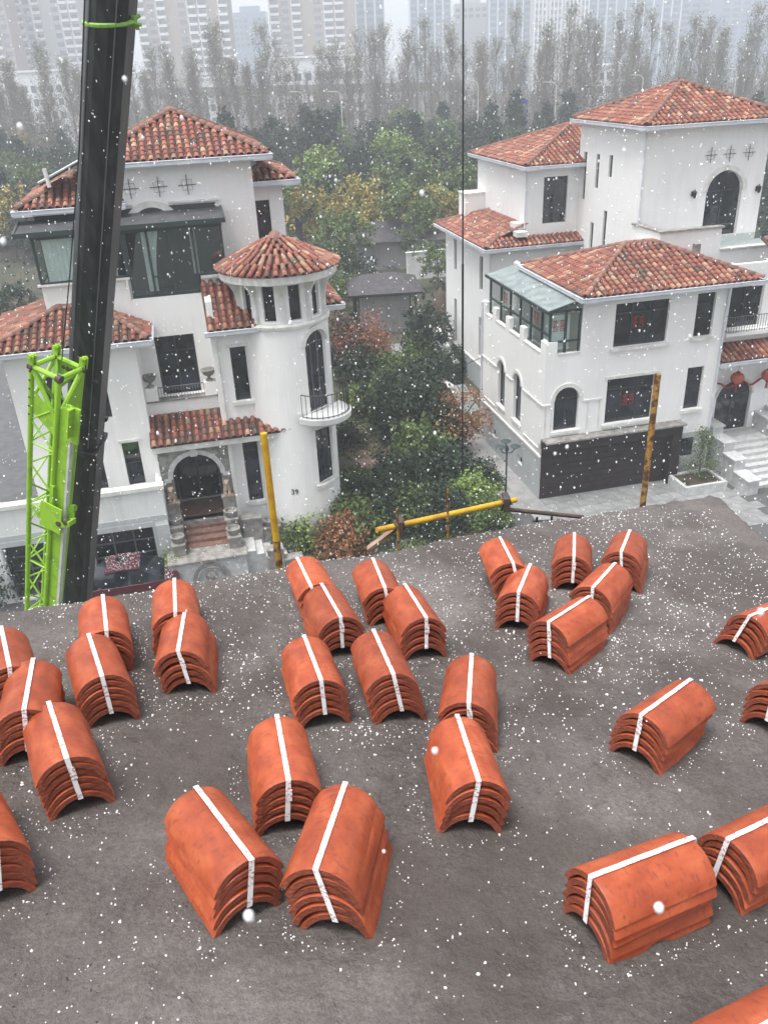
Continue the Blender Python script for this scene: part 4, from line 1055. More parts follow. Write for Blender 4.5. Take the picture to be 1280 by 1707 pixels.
for j in range(8):
    rr = RE - j * .275 * RE / sl_; nn = max(5, int(2 * math.pi * rr / .235)); nn = [44, 44, 34, 34, 26, 20, 14, 8][j]
    for i in range(nn):
        a = 2 * math.pi * (i + .5 * (j % 2) * 0) / nn; N = V3((math.cos(a), math.sin(a), 0))
        s = (V3((0, 0, ZA - ZE)) - N * RE).normalized(); x = V3((-math.sin(a), math.cos(a), 0)) * -1; nv = x.cross(s)
        if nv.z < 0: x = -x; nv = x.cross(s)
        f = [1, 1, 1, .85, .85, .8, .75, .6][j] * min(1, 2 * math.pi * rr / nn / .235 * 1.05)
        pos = tc_ + N * (rr + .03) + V3((0, 0, ZE + (RE - rr) * (ZA - ZE) / RE)) + nv * .02
        h.tiles.append((Matrix(((x.x * f, s.x, nv.x * f, pos.x), (x.y * f, s.y, nv.y * f, pos.y), (x.z * f, s.z, nv.z * f, pos.z), (0, 0, 0, 1))), rf, 'rooftile', nv.copy()))
mb = MB(); mb.lathe(tc_, [(.28, ZA - .1), (.2, ZA + .02), (.08, ZA + .12), (0, ZA + .16)], 14); mb.build('finial', M['ridge'], rf, smooth=True)
# curved balcony
bc = tc_ + V3((math.cos(AW), math.sin(AW), 0)) * (TR - .05)
mb = MB(); mb.lathe(bc, [(0, 5.2), (.55, 5.22), (.88, 5.34), (1.1, 5.48), (1.13, 5.7), (0, 5.702)], 28, AW - R(95), AW + R(95)); mb.build('balcony_slab', S2, r, smooth=True)
ring = [(bc.x + 1.04 * math.cos(AW + R(a)), bc.y + 1.04 * math.sin(AW + R(a))) for a in range(-88, 89, 11)]
bl = railing(h, ring, 5.7, 6.6, r, 10, m='metal', r=.014)
mb = MB(); 
for k, p in enumerate(ring): mb.tube((p[0], p[1], 6.4), (p[0], p[1], 6.41), .02, 4)
hn = TR + .003; an = R(-103)
mt = frame_mtx(tc_ + V3((math.cos(an), math.sin(an), 0)) * (TR + .012) + V3((0, 0, 2.62)), V3((-math.sin(an), math.cos(an), 0)), V3((math.cos(an), math.sin(an), 0)))
text('39', .30, M['black'], mt, r, name='house_number', ext=.008)
# solar panel on the rear left roof
mb = MB(); mb.obox(V3((-2.0, 4.5, 13.75)), V3((1.4, 0, .62)), V3((0, 1.1, 0)), V3((-.03, 0, .06))); mb.build('solar_panel', M['frame'], r)
mb = MB(); mb.tube((-2.05, 4.5, 13.86), (-.55, 4.5, 14.5), .035, 6); mb.tube((-1.75, 4.45, 14.3), (-1.7, 4.45, 13.7), .07, 8); mb.build('water_tank_tube', M['trim'], r)
finish_tiles(h)
def LW(x, y, z=0): return HL.w((x, y, z))

# ------------------------------------------------------------------ stone lions, urns and bowls of the left entrance
def lion(loc, rz, label):
    bm = bmesh.new(); bmesh.ops.create_icosphere(bm, subdivisions=2, radius=1)
    me = bpy.data.meshes.new('stone_lion'); mb = MB()
    def blob(c, s, k=0):
        b2 = bmesh.new(); bmesh.ops.create_icosphere(b2, subdivisions=2, radius=1)
        vs = [V3(c) + V3((v.co.x * s[0], v.co.y * s[1], v.co.z * s[2])) * (1 + k * noise.noise(v.co * 4)) for v in b2.verts]
        mb.add(vs, [tuple(v.index for v in f.verts) for f in b2.faces]); b2.free()
    blob((0, .06, .2), (.12, .15, .17)); blob((0, -.03, .28), (.11, .11, .2)); blob((0, -.05, .48), (.12, .11, .12), .5); blob((0, -.14, .46), (.06, .07, .055))
    for sx in (-1, 1):
        mb.tube((sx * .07, -.1, .02), (sx * .07, -.08, .32), .045, 8, .05); blob((sx * .07, -.15, .04), (.045, .08, .04)); blob((sx * .1, .06, .1), (.06, .13, .1)); blob((sx * .08, -.03, .57), (.03, .02, .035))
    mb.tube((0, .2, .06), (.05, .24, .35), .025, 6, .035)
    mb.box(-.16, .16, -.22, .22, -.05, 0.005)
    bm.free()
    o = mb.build('stone_lion', M['statue'], smooth=True, label=label, cat='statue', group='stone lions beside the arched entrance'); o.location = loc; o.rotation_euler = (0, 0, rz); return o
lion(LW(.72, .89, 2.84), R(12), 'tan stone lion seated on the left pedestal of the arched entrance')
lion(LW(2.77, .89, 2.84), R(12), 'tan stone lion seated on the right pedestal of the arched entrance')
def bowl(loc, s, label, grp, name='stone_bowl', urn=False):
    mb = MB()
    if urn: prof = [(0, 0), (.14, 0), (.14, .04), (.06, .1), (.06, .16), (.2, .26), (.27, .4), (.30, .46), (.25, .46), (.2, .38), (0, .34)]
    else: prof = [(0, 0), (.17, 0), (.2, .05), (.25, .18), (.27, .24), (.20, .25), (.17, .14), (0, .12)]
    mb.lathe((0, 0, 0), [(a * s, b * s) for a, b in prof], 20)
    o = mb.build(name, M['stone'], smooth=True, label=label, cat='planter', group=grp); o.location = loc; return o
bowl(LW(.58, 2.35, 6.86), .95, 'round stone urn on the left pier of the railed french window', 'urns beside the french window', 'stone_urn', True)
bowl(LW(2.72, 2.35, 6.86), .95, 'round stone urn on the right pier of the railed french window', 'urns beside the french window', 'stone_urn', True)
for (x, yv, z, lb) in ((.72, .4, 2.13, 'upper stone bowl on the left cheek wall of the entrance stairs'), (.72, -.2, 1.68, 'lower stone bowl on the left cheek wall of the entrance stairs'), (2.77, .4, 2.13, 'upper stone bowl on the right cheek wall of the entrance stairs'), (2.77, -.2, 1.68, 'lower stone bowl on the right cheek wall of the entrance stairs'),
                       (4.2, .71, 1.33, 'stone bowl on the side stairs just left of the yellow post, upper one'), (4.9, .71, .88, 'stone bowl on the side stairs half behind the yellow post, lower one')):
    bowl(LW(x, yv, z), 1.0, lb, 'stone bowls on the entrance stairs')
# ================================================================== CRANE
cr = empty('mobile_crane', (-8.9, 18.3, 0), label='black telescopic crane boom with lime green lattice jib folded along its side', cat='crane')
inv = Matrix.Translation((8.9, -18.3, 0))
def cb(mb, name, m, parent=None, smooth=False):
    o = mb.build(name, m, parent or cr, smooth=smooth)
    return o
B0 = CAM + ray(124, 1000) * 21; B1 = CAM + ray(187, -40) * 12.6
ax = (B1 - B0).normalized(); B0 = B0 - ax * 5.5; L = (B1 - B0).length + 3
sd = ax.cross(V3((0, 1, 0))).normalized(); bk = ax.cross(sd).normalized()  # sd roughly +x/-x, bk front/back
off = -cr.location
def boomsec(t0, t1, wd, name):
    mb = MB(); hw, hd = wd / 2, wd * .55
    prof = [(-hw, -hd * .9), (-hw * .75, -hd * 1.15), (hw * .75, -hd * 1.15), (hw, -hd * .9), (hw, hd * .6), (hw * .7, hd), (hw * .3, hd * 1.15), (-hw * .3, hd * 1.15), (-hw * .7, hd), (-hw, hd * .6)]
    mb.prism([B0 + ax * t0 + sd * p[0] + bk * p[1] + off for p in prof], ax * (t1 - t0))
    return cb(mb, name, M['boom'])
b1 = boomsec(0, 10.5, .70, 'boom_section'); b2 = boomsec(10.501, L, .65, 'boom_section')
mb = MB(); 
for t0 in (0.1, 10.4): 
    mb.obox(B0 + ax * t0 - sd * .38 - bk * .44 + off, sd * .76, bk * .88, ax * .12)
cb(mb, 'boom_collar', M['boom'])
mb = MB()
for t0, s_ in ((9.0, -.3), (10.9, -.32), (12.3, -.25), (7.5, .2)): mb.tube(B0 + ax * t0 + sd * s_ - bk * .35 + off, B0 + ax * t0 + sd * s_ - bk * .45 + off, .05, 10) ; mb.tube(B0 + ax * t0 + sd * s_ + bk * .35 + off, B0 + ax * t0 + sd * s_ + bk * .45 + off, .05, 10)
cb(mb, 'pin_boss', M['metal'])
mb = MB()
for sx_ in (-.2, .2): mb.obox(B0 + ax * 10.6 + sd * sx_ + bk * .372 + off, sd * .02, bk * .01, ax * (L - 10.8)); mb.obox(B0 + ax * 10.6 + sd * sx_ - bk * .418 + off, sd * .02, bk * .01, ax * (L - 10.8))
cb(mb, 'weld_strip', M['rail'])
mb = MB()
for k in range(9): mb.obox(B0 + ax * (11 + k * .9) + sd * .27 - bk * .0 + off, sd * .075, bk * .05, ax * .05)
mb.tube(B0 + ax * 10.6 + sd * .352 + off, B0 + ax * (L - .2) + sd * .352 + off, .016, 6); cb(mb, 'hydraulic_hose', M['metal'])
# lime webbing knotted round the boom near the top
tt = ((CAM + ray(175, 30) * 13) - B0).dot(ax)
mb = MB(); pts = []
for k in range(25):
    a = 2 * math.pi * k / 24
    pts.append(B0 + ax * (tt + .1 * math.cos(a) * -1) + sd * (.37 * math.cos(a)) + bk * (.43 * math.sin(a)) + off)
mb.path(pts, .035, 6)
kn = max(pts, key=lambda p: p.x)
for k in range(7): mb.tube(kn + V3((random.uniform(-.05, .05), random.uniform(-.06, .06), random.uniform(-.08, .08))), kn + V3((random.uniform(-.02, .12), random.uniform(-.06, .06), random.uniform(-.12, .08))), .03, 5)
cb(mb, 'webbing', M['greenstrap'])
# hoist rope running down beside the boom
mb = MB(); mb.path([CAM + ray(142, -30) * 11.8 + off, CAM + ray(132, 250) * 13.3 + off, CAM + ray(117, 450) * 14.6 + off, CAM + ray(103, 600) * 15.6 + off], .012, 5)
cb(mb, 'wire_rope', M['metal'])
# lattice jib
J0 = CAM + ray(73, 1012) * 18.6; J1 = CAM + ray(96, 612) * 15.4
ja = (J1 - J0).normalized(); JL = (J1 - J0).length; J0 = J0 - ja * 3; JL += 3
vx = V3((1, 0, 0)); vx = (vx - ja * vx.dot(ja)).normalized(); vy = ja.cross(vx).normalized()
if vy.y < 0: vy = -vy
th = R(-24); ux = vx * math.cos(th) + vy * math.sin(th); uy = -vx * math.sin(th) + vy * math.cos(th)
def JP(i, f):
    s_ = .21 + .11 * f; c = [(-1, -1), (1, -1), (1, 1), (-1, 1)][i]
    return J0 + ja * (JL * f) + ux * (c[0] * s_ * .95) + uy * (c[1] * s_ * 1.0) + off
jb = empty('lattice_jib'); jb.parent = cr
for i in range(4):
    mb = MB(); mb.tube(JP(i, 0), JP(i, .99), .052 if i in (0, 1) else .042, 10); mb.build('chord', M['green'], jb, smooth=True)
mb = MB(); N_ = 17
for k in range(N_):
    f0, f1 = k / N_ * .93, (k + 1) / N_ * .93
    for a, b in ((0, 1), (1, 2), (2, 3), (3, 0)):
        if k % 2: a, b = b, a
        mb.tube(JP(a, f0), JP(b, f1), .02, 6)
        if k % 3 == 0: mb.tube(JP(a, f0), JP(b, f0), .02, 6)
mb.build('lacing', M['green'], jb)
mb = MB()  # head frame plates
mb.obox(JP(0, .90) - ux * .03, JP(1, .86) - JP(0, .90), JP(0, .95) - JP(0, .90), uy * .03)
mb.obox(JP(1, .86), (JP(2, .93) - JP(1, .86)), JP(1, .91) - JP(1, .86), ux * .03)
mb.build('gusset_plate', M['green'], jb)
mb = MB()
top = [JP(i, 1.0) for i in range(4)]
for a, b in ((0, 1), (1, 2), (2, 3), (3, 0)): mb.tube(top[a], top[b], .05, 8)
ctr = JP(1, .9); mb.tube(top[0], ctr, .045, 8); mb.tube(top[3], ctr, .045, 8); mb.tube(top[2], ctr, .05, 8); mb.tube(top[3], JP(0, .92), .04, 8); mb.tube(top[2], JP(3, .92), .04, 8); mb.tube(top[0], JP(3, .9), .035, 8)
mb.build('head_frame', M['green'], jb)
mb = MB(); d_ = (top[2] - top[3]); mb.obox(top[3] - ja * .02, d_, -ja * .3, uy * .03); mb.build('head_plate', M['green'], jb)
mb = MB()
for k in range(4): mb.tube(top[3] + d_ * (.3 + .16 * k) - ja * .15 - uy * .012, top[3] + d_ * (.3 + .16 * k) - ja * .15 + uy * .045, .04 + .008 * k, 10)
for i in (0, 1, 2, 3):
    mb.tube(top[i] - ux * .05, top[i] + ux * .05, .075, 10)
for k in range(6): mb.tube(JP(0, .99 - .02 * k) - uy * .056, JP(0, .99 - .02 * k) - uy * .03, .022, 8)
mb.build('pin', M['darkpipe'], jb)
for i in (0, 3, 2):
    mb = MB(); q = JP(i, 1.0); mb.obox(q - ux * .06 - uy * .05, ux * .12, uy * .03, ja * .22); mb.obox(q - ux * .06 + uy * .03, ux * .12, uy * .03, ja * .22); mb.tube(q + ja * .2 - uy * .08, q + ja * .2 + uy * .08, .04, 8); mb.build('lug', M['green'], jb)
# flat green beam beside the truss with pale edge strip
mb = MB(); q0 = JP(1, 0) + ux * .04 + uy * .02; q1 = JP(1, .93) + ux * .04 + uy * .02; mb.add([q0, q0 + ux * .20, q1 + ux * .23, q1, q0 + uy * .2, q0 + ux * .20 + uy * .2, q1 + ux * .23 + uy * .2, q1 + uy * .2], [(0, 3, 2, 1), (4, 5, 6, 7), (0, 1, 5, 4), (1, 2, 6, 5), (2, 3, 7, 6), (3, 0, 4, 7)]); mb.build('beam', M['green'], jb)
mb = MB(); q0 = q0 + ux * .202; q1 = q1 + ux * .232; mb.add([q0, q0 + ux * .07, q1 + ux * .045, q1, q0 + uy * .1, q0 + ux * .07 + uy * .1, q1 + ux * .045 + uy * .1, q1 + uy * .1], [(0, 3, 2, 1), (4, 5, 6, 7), (0, 1, 5, 4), (1, 2, 6, 5), (2, 3, 7, 6), (3, 0, 4, 7)]); mb.build('edge_strip', M['offwhite'], jb)
mb = MB(); q = JP(1, .95) + ux * .2; mb.obox(q, ux * .28, uy * .05, -ja * .75); mb.obox(q + ux * .1 - uy * .15, ux * .07, uy * .2, -ja * .6); mb.build('bracket', M['green'], jb)
# mid bracket clamp
f_ = .655; q = JP(1, f_)
mb = MB(); mb.obox(q - ux * .25 - uy * .1, ux * .7 + uy * .2 + ja * .35, uy * .1, -ja * .12); mb.obox(q - ux * .1 + uy * .1 + ja * .15, ux * .55 + ja * .25, uy * .05, -ja * .38); mb.obox(q + ux * .0 - uy * .08, ux * .08, uy * .3, ja * .75); mb.obox(q - ux * .15 - uy * .14 - ja * .25, ux * .5, uy * .03, ja * .6); mb.obox(q + ux * .3 - uy * .14 - ja * .1, ux * .25 + ja * .15, uy * .2, ja * .12); mb.build('bracket', M['green'], jb)
mb = MB(); mb.tube(q + uy * -.16 + ux * .3, q + uy * -.05 + ux * .3, .06, 10); mb.tube(q + uy * -.16 + ux * .45 + ja * .1, q + uy * -.02 + ux * .45 + ja * .1, .05, 10); mb.build('pin', M['darkpipe'], jb)
# lettering on the boom foot
tq = ((CAM + ray(104, 945) * 19.8) - B0).dot(ax)
side_ = -bk if (-bk).y < 0 else bk
pL = B0 + ax * tq + (sd if sd.x < 0 else -sd) * .2 + side_ * .405 + off
mtx = Matrix(((ax.x, 0, side_.x, pL.x), (ax.y, 0, side_.y, pL.y), (ax.z, 0, side_.z, pL.z), (0, 0, 0, 1)))
yv = side_.cross(ax); mtx[0][1], mtx[1][1], mtx[2][1] = yv.x, yv.y, yv.z
text('KEEP PULL', .15, M['white'], mtx, b1)
mb = MB(); mb.prism([pL - ax * .75 + yv * .07, pL - ax * .62 - yv * .0, pL - ax * .75 - yv * .07], side_ * .004); mb.obox(pL - ax * .45 - yv * .15, ax * .9, yv * .03, side_ * .003); mb.build('warning_mark', M['white'], b1)
# carrier and turntable standing on the road
mb = MB(); c_ = B0 + off; mb.tube((c_.x, c_.y, 1.3), (c_.x, c_.y, 1.8), .9, 20); mb.box(c_.x - .6, c_.x + .6, c_.y - .8, c_.y + .8, 1.75, max(2.2, B0.z + .3)); cb(mb, 'turntable', M['boom'])
mb = MB(); mb.box(c_.x - 5, c_.x + 3.2, c_.y - 1.2, c_.y + 1.2, .75, 1.3); mb.box(c_.x - 5.6, c_.x - 3.4, c_.y - 1.15, c_.y + 1.15, 1.3, 1.9); cb(mb, 'carrier', M['green'])
for dx in (-4.4, -3.0, .9, 2.3):
    for sy in (-1.25, .95):
        mb = MB(); mb.tube((c_.x + dx, c_.y + sy, .5), (c_.x + dx, c_.y + sy + .3, .5), .5, 18); cb(mb, 'wheel', M['tyre'])

# vertical hoist rope with its thick black splice
ra = CAM + ray(772, 0) * 8.5
mb = MB(); zb = 12.2; mb.tube((ra.x, ra.y, 22), (ra.x, ra.y, zb), .009, 6)
mb.tube((ra.x, ra.y, 17 + 8.5 * 0 + (lambda d: d.z / d.y * ra.y)(ray(766, 440))), (ra.x, ra.y, 17 + (lambda d: d.z / d.y * ra.y)(ray(758, 640))), .013, 6)
mb.build('hanging_rope', M['metal'], label='long black rope hanging straight down in front of the garden', cat='rope')

# ================================================================== OUR ROOF (screed surface the tiles lie on)
ep = [(-900, 1175), (-300, 1068), (0, 1019), (150, 997), (330, 965), (480, 940), (640, 915), (760, 893), (900, 869), (1000, 853), (1100, 838), (1185, 826), (1232, 836), (1262, 857), (1290, 876)]
E3 = [D(*p) for p in ep]
rb = empty('unfinished_roof', (0, 0, 0), label='rough grey mortar roof of the unfinished house in the foreground', cat='building')
ex = np.array([p.x for p in E3]); ey = np.array([p.y for p in E3])
def deck_h(x, y):
    n = noise.noise(V3((x * 1.1, y * 1.1, 0))) * .022 + noise.noise(V3((x * 4, y * 4, 3))) * .011 + noise.noise(V3((x * 16, y * 16, 7))) * .0035
    q = V3((x * 7, y * 7, 11)); c = noise.noise(q)
    n += max(0, c - .30) * .04 + max(0, noise.noise(V3((x * 22, y * 22, 17))) - .42) * .03
    ye = float(np.interp(x, ex, ey))
    dist = ye - y
    n += .012 * math.exp(-((dist - .12) / .1) ** 2)
    if dist < .08: n -= (.08 - dist) ** 2 * 3.5
    # fine crack running through the slab on the right
    return n
xs = np.concatenate([np.linspace(-4.2, -1.6, 60, endpoint=False), np.linspace(-1.6, 2.25, 330)])
ts = np.concatenate([np.linspace(0, .25, 22, endpoint=False), np.linspace(.25, 4.2, 330), np.linspace(4.3, 8, 16)])
vs, fs = [], []
for x in xs:
    ye = float(np.interp(x, ex, ey)) + .012 * noise.noise(V3((x * 6, 0, 5))) + .006 * noise.noise(V3((x * 25, 0, 9)))
    for t_ in ts:
        y = ye - t_
        vs.append((x, y, deckz(x, y) + deck_h(x, y)))
nt_ = len(ts)
for i in range(len(xs) - 1):
    for j in range(nt_ - 1): fs.append((i * nt_ + j, i * nt_ + j + 1, (i + 1) * nt_ + j + 1, (i + 1) * nt_ + j))
# edge fascia
b_ = len(vs)
for i in range(len(xs)):
    x, y, z = vs[i * nt_]; vs.append((x, y + .012 * noise.noise(V3((x * 9, 2, 5))), z - .2))
for i in range(len(xs) - 1): fs.append((i * nt_, (i + 1) * nt_, b_ + i + 1, b_ + i))
b2_ = len(vs); last = (len(xs) - 1) * nt_
for j in range(nt_): x, y, z = vs[last + j]; vs.append((x, y, z - .2))
for j in range(nt_ - 1): fs.append((last + j, last + j + 1, b2_ + j + 1, b2_ + j))
me = bpy.data.meshes.new('roof_surface'); me.from_pydata(vs, [], fs); me.materials.append(M['deck']); me.polygons.foreach_set('use_smooth', [True] * len(fs)); me.update()
link('roof_surface', me, rb)
mb = MB(); 
pts = [(p.x, p.y - .25, p.z - .22) for p in E3] + [(2.2, -4, 16.0), (-5.8, -4, 16.0)]
mb.poly(pts); n_ = len(pts)
base = len(mb.v); mb.v += [(p[0], p[1], 0) for p in pts]
for i in range(n_): mb.f.append((i, (i + 1) % n_, base + (i + 1) % n_, base + i)); mb.mi.append(0)
mb.build('house_body', M['greywall'], rb)
# ------------------------------------------------------------------ strapped bundles of ridge tiles
def bundle_tile(seed):
    rs = random.Random(seed); mb = MB(); Lt, Ro, th, hal = .345, .106, .0195, R(73)
    na, ny = 16, 10; vs = []; prof_y = [0, .004] + [Lt * k / ny for k in range(1, ny)] + [Lt - .004, Lt]
    def P(i, y, inner, ch):
        a = -hal + 2 * hal * i / na; tp = 1 - .05 * (y / Lt)
        rr = (Ro - th if inner else Ro) * tp + (-1 if not inner else 1) * ch
        rr += .0008 * noise.noise(V3((a * 3, y * 12, seed)))
        zz = rr * math.cos(a) - Ro * math.cos(hal)
        return (rr * math.sin(a), y + .0012 * noise.noise(V3((a * 2, seed, 1))) * (1 if y < .01 else 0), zz)
    m = na + 1
    for y in prof_y:
        ch = .002 if y in (0, Lt) else 0
        for i in range(m): vs.append(P(i, y, False, ch))
    b = len(vs)
    for y in prof_y:
        ch = .002 if y in (0, Lt) else 0
        for i in range(m): vs.append(P(i, y, True, ch))
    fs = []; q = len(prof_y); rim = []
    for j in range(q - 1):
        for i in range(na):
            fs.append((j * m + i, j * m + i + 1, (j + 1) * m + i + 1, (j + 1) * m + i)); fs.append((b + j * m + i, b + (j + 1) * m + i, b + (j + 1) * m + i + 1, b + j * m + i + 1))
        for i in (0, na): fs.append((j * m + i, (j + 1) * m + i, b + (j + 1) * m + i, b + j * m + i))
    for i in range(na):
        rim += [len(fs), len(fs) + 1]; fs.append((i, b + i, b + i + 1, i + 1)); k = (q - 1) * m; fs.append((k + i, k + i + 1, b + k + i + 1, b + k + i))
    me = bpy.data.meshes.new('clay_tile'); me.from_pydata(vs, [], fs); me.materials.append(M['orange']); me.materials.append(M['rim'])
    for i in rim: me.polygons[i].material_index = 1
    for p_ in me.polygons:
        if all(v_ >= b for v_ in p_.vertices): p_.material_index = 1  # undersides take the shaded clay copy as well
    me.polygons.foreach_set('use_smooth', [True] * len(fs)); me.update()
    try: me.set_sharp_from_angle(angle=R(35))
    except Exception: pass
    return me, Lt, Ro * (1 - math.cos(hal))
BT = [bundle_tile(k) for k in range(4)]
LT, SAG = BT[0][1], BT[0][2]
GRP = 'strapped bundles of curved clay tiles'
# (back px, bend px, strap bottom px, number of tiles, label)
BL = [
 ((169, 996), (174, 1046), (177, 1092), 5, 'orange tile bundle near the roof edge, tucked behind another bundle and right of nothing else on the far left row'),
 ((154, 1065), (168, 1109), (178, 1157), 6, 'orange tile bundle with wide dark arch, in front of the bundle below the red car'),
 ((292, 961), (294, 1020), (294, 1060), 5, 'orange tile bundle touching the roof edge below the carved stone landing'),
 ((309, 1013), (298, 1080), (317, 1119), 5, 'orange tile bundle with strap kinked left, in front of the one below the stone landing'),
 ((4, 1057), (12, 1096), (16, 1140), 6, 'orange tile bundle cut by the left photo border, the farthest of those on the border'),
 ((52, 1116), (44, 1162), (51, 1221), 6, 'middle orange tile bundle of the three overlapping ones at the left border'),
 ((89, 1183), (107, 1239), (127, 1301), 6, 'orange tile bundle nearest the viewer in the overlapping row of three at the left'),
 ((-60, 1300), (-22, 1400), (-6, 1480), 6, 'orange tile bundle at the left border with only its right side showing'),
 ((322, 1311), (418, 1441), (422, 1522), 5, 'large front orange tile bundle turned lower right, white flake at its strap end'),
 ((461, 1184), (483, 1308), (480, 1369), 5, 'orange tile bundle pointing straight at the viewer just behind the two largest front bundles'),
 ((576, 1309), (530, 1445), (570, 1538), 6, 'largest front orange tile bundle with its strap bent sharply and tiles fanned to the right'),
 ((762, 1181), (804, 1311), (788, 1375), 5, 'orange tile bundle in the centre overlapping the left side of the one behind it'),
 ((786, 1082), (780, 1174), (784, 1228), 5, 'orange tile bundle in the centre half covered by a nearer bundle at its front left'),
 ((506, 1058), (534, 1133), (537, 1175), 5, 'left one of two side by side orange tile bundles in the middle of the roof'),
 ((627, 1058), (650, 1110), (663, 1165), 6, 'right one of two side by side orange tile bundles in the middle, wide dark arch'),
 ((536, 967), (571, 1029), (567, 1067), 5, 'orange tile bundle overlapping the small bundle next to the yellow post'),
 ((512, 929), (529, 963), (533, 992), 5, 'small orange tile bundle closest to the foot of the smooth yellow post'),
 ((622, 928), (641, 975), (650, 1016), 5, 'orange tile bundle close to the roof edge below the left end of the yellow rail'),
 ((670, 968), (709, 1031), (709, 1076), 5, 'long orange tile bundle joined behind to the one below the yellow rail end'),
 ((832, 899), (851, 938), (862, 975), 6, 'leftmost orange tile bundle of the far cluster, at the roof edge below the dark pipe'),
 ((882, 943), (866, 982), (864, 1029), 5, 'orange tile bundle with kinked strap, in front of the leftmost one of the far cluster'),
 ((956, 882), (955, 930), (954, 967), 5, 'orange tile bundle standing alone at the roof edge below the brown garage door'),
 ((1051, 884), (1040, 912), (1045, 942), 6, 'orange tile bundle at the roof edge just left of the rusty mottled post line'),
 ((1020, 940), (990, 974), (1003, 1006), 6, 'orange tile bundle with fanned stepped tiles, squeezed between two others of the far cluster'),
 ((980, 993), (919, 1033), (922, 1089), 6, 'nearest orange tile bundle of the far cluster, lying diagonally, long right side showing'),
 ((1302, 1000), (1252, 1021), (1224, 1053), 5, 'orange tile bundle at the right border, the farthest of those on that side'),
 ((1345, 1120), (1292, 1148), (1270, 1207), 5, 'orange tile bundle at the right border showing only its stacked left ends'),
 ((1150, 1137), (1076, 1192), (1053, 1256), 5, 'orange tile bundle lying diagonally alone on the right with a deep dark hollow'),
 ((1153, 1398), (991, 1462), (957, 1543), 5, 'big orange tile bundle at the lower right with a large flake on its side'),
 ((1335, 1340), (1219, 1397), (1180, 1462), 5, 'orange tile bundle behind the big lower right one and cut by the right border'),
 ((1390, 1640), (1205, 1745), (1160, 1850), 5, 'orange tile bundle of which only the top shows in the bottom right corner'),
]
BL[0] = BL[0][:4] + ('orange tile bundle near the roof edge below the red car, behind another bundle',)
BL[22] = BL[22][:4] + ('orange tile bundle at the roof edge below the mottled rusty post',)
BUN = []
for bi, (bk_, bd_, bt_, nT, lab) in enumerate(BL):
    pitch = .0305 if nT == 5 else .0270
    hh = SAG + pitch * (nT - 1)
    a = D(*bk_, hh); b = D(*bd_, hh); d = (a - b); Lw = d.length; mid = (a + b) / 2
    yv = (d - DN * d.dot(DN)).normalized(); xv = yv.cross(DN).normalized()
    keep = .5 if Lw < .8 else .2
    front = mid - yv * (LT / 2) if bi not in (7, 25, 26, 29, 30) else b
    c = D(*bt_, SAG * .8); lean = max(-.05, min(.05, (front - c).dot(xv)))
    o = front - DN * hh - xv * lean
    hx, hy = o.x, o.y
    o = o + DN * (deck_h(hx, hy) - .006)
    mw = Matrix(((xv.x, yv.x, DN.x, o.x), (xv.y, yv.y, DN.y, o.y), (xv.z, yv.z, DN.z, o.z), (0, 0, 0, 1)))
    rt = empty('tile_bundle', label=lab, cat='tile bundle', group=GRP); rt.matrix_world = mw
    BUN.append((o.copy(), xv.copy(), yv.copy()))
    rs = random.Random(bi * 7 + 1); tops = []
    for k in range(nT):
        f = k / (nT - 1); st_f = {10: .011, 23: .010, 24: .007, 27: .007, 28: .006, 3: .006}.get(bi, .003); dx = lean * f + (rs.uniform(-st_f, st_f) if k else 0); dy = rs.uniform(-.004, .003)
        m = Matrix.Translation((dx, dy, pitch * k)) @ Matrix.Rotation(R(rs.uniform(-1.3, 1.3)), 4, 'Z')
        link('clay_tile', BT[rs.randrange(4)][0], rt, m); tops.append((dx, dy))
    # strap
    w_ = .0075; z1 = SAG + pitch * (nT - 1) + .0022; xt = lean
    xo = {7: .02, 16: -.04}.get(bi, rs.uniform(-.008, .008)); fy = min(t_[1] for t_ in tops) - .003; by = LT + max(t_[1] for t_ in tops) + .002
    drop = (abs(xo) ** 2) / .106 * .5
    zb0 = SAG - .022
    pth = [(0 + xo * .3, fy, zb0 + .002), (xt + xo, fy, z1 - drop), (xt + xo, by, z1 - drop - .004), (xo * .3, by, zb0)]
    mb = MB()
    for k in range(3):
        p, q = V3(pth[k]), V3(pth[k + 1])
        if k == 1:
            sub = [p.lerp(q, u / 8) + V3((0, 0, .0006 * math.sin(u * 2.2))) for u in range(9)]
        else: sub = [p, q]
        for u, v in zip(sub, sub[1:]):
            nrm = V3((0, -1, 0)) if k == 0 else V3((0, 0, 1)) if k == 1 else V3((0, 1, 0))
            mb.obox(u - V3((w_, 0, 0)), V3((2 * w_, 0, 0)), v - u, nrm * .0012)
    if bi % 3 == 0:  # overlapping loose end of the strap
        p, q = V3(pth[1]), V3(pth[0]); mm = p.lerp(q, .5); mb.obox(mm - V3((w_ - .004, .0026, .0)), V3((2 * w_, 0, 0)), (p - q) * .28, V3((0, -.0012, 0)))
    mb.build('strap', M['strap'], rt)

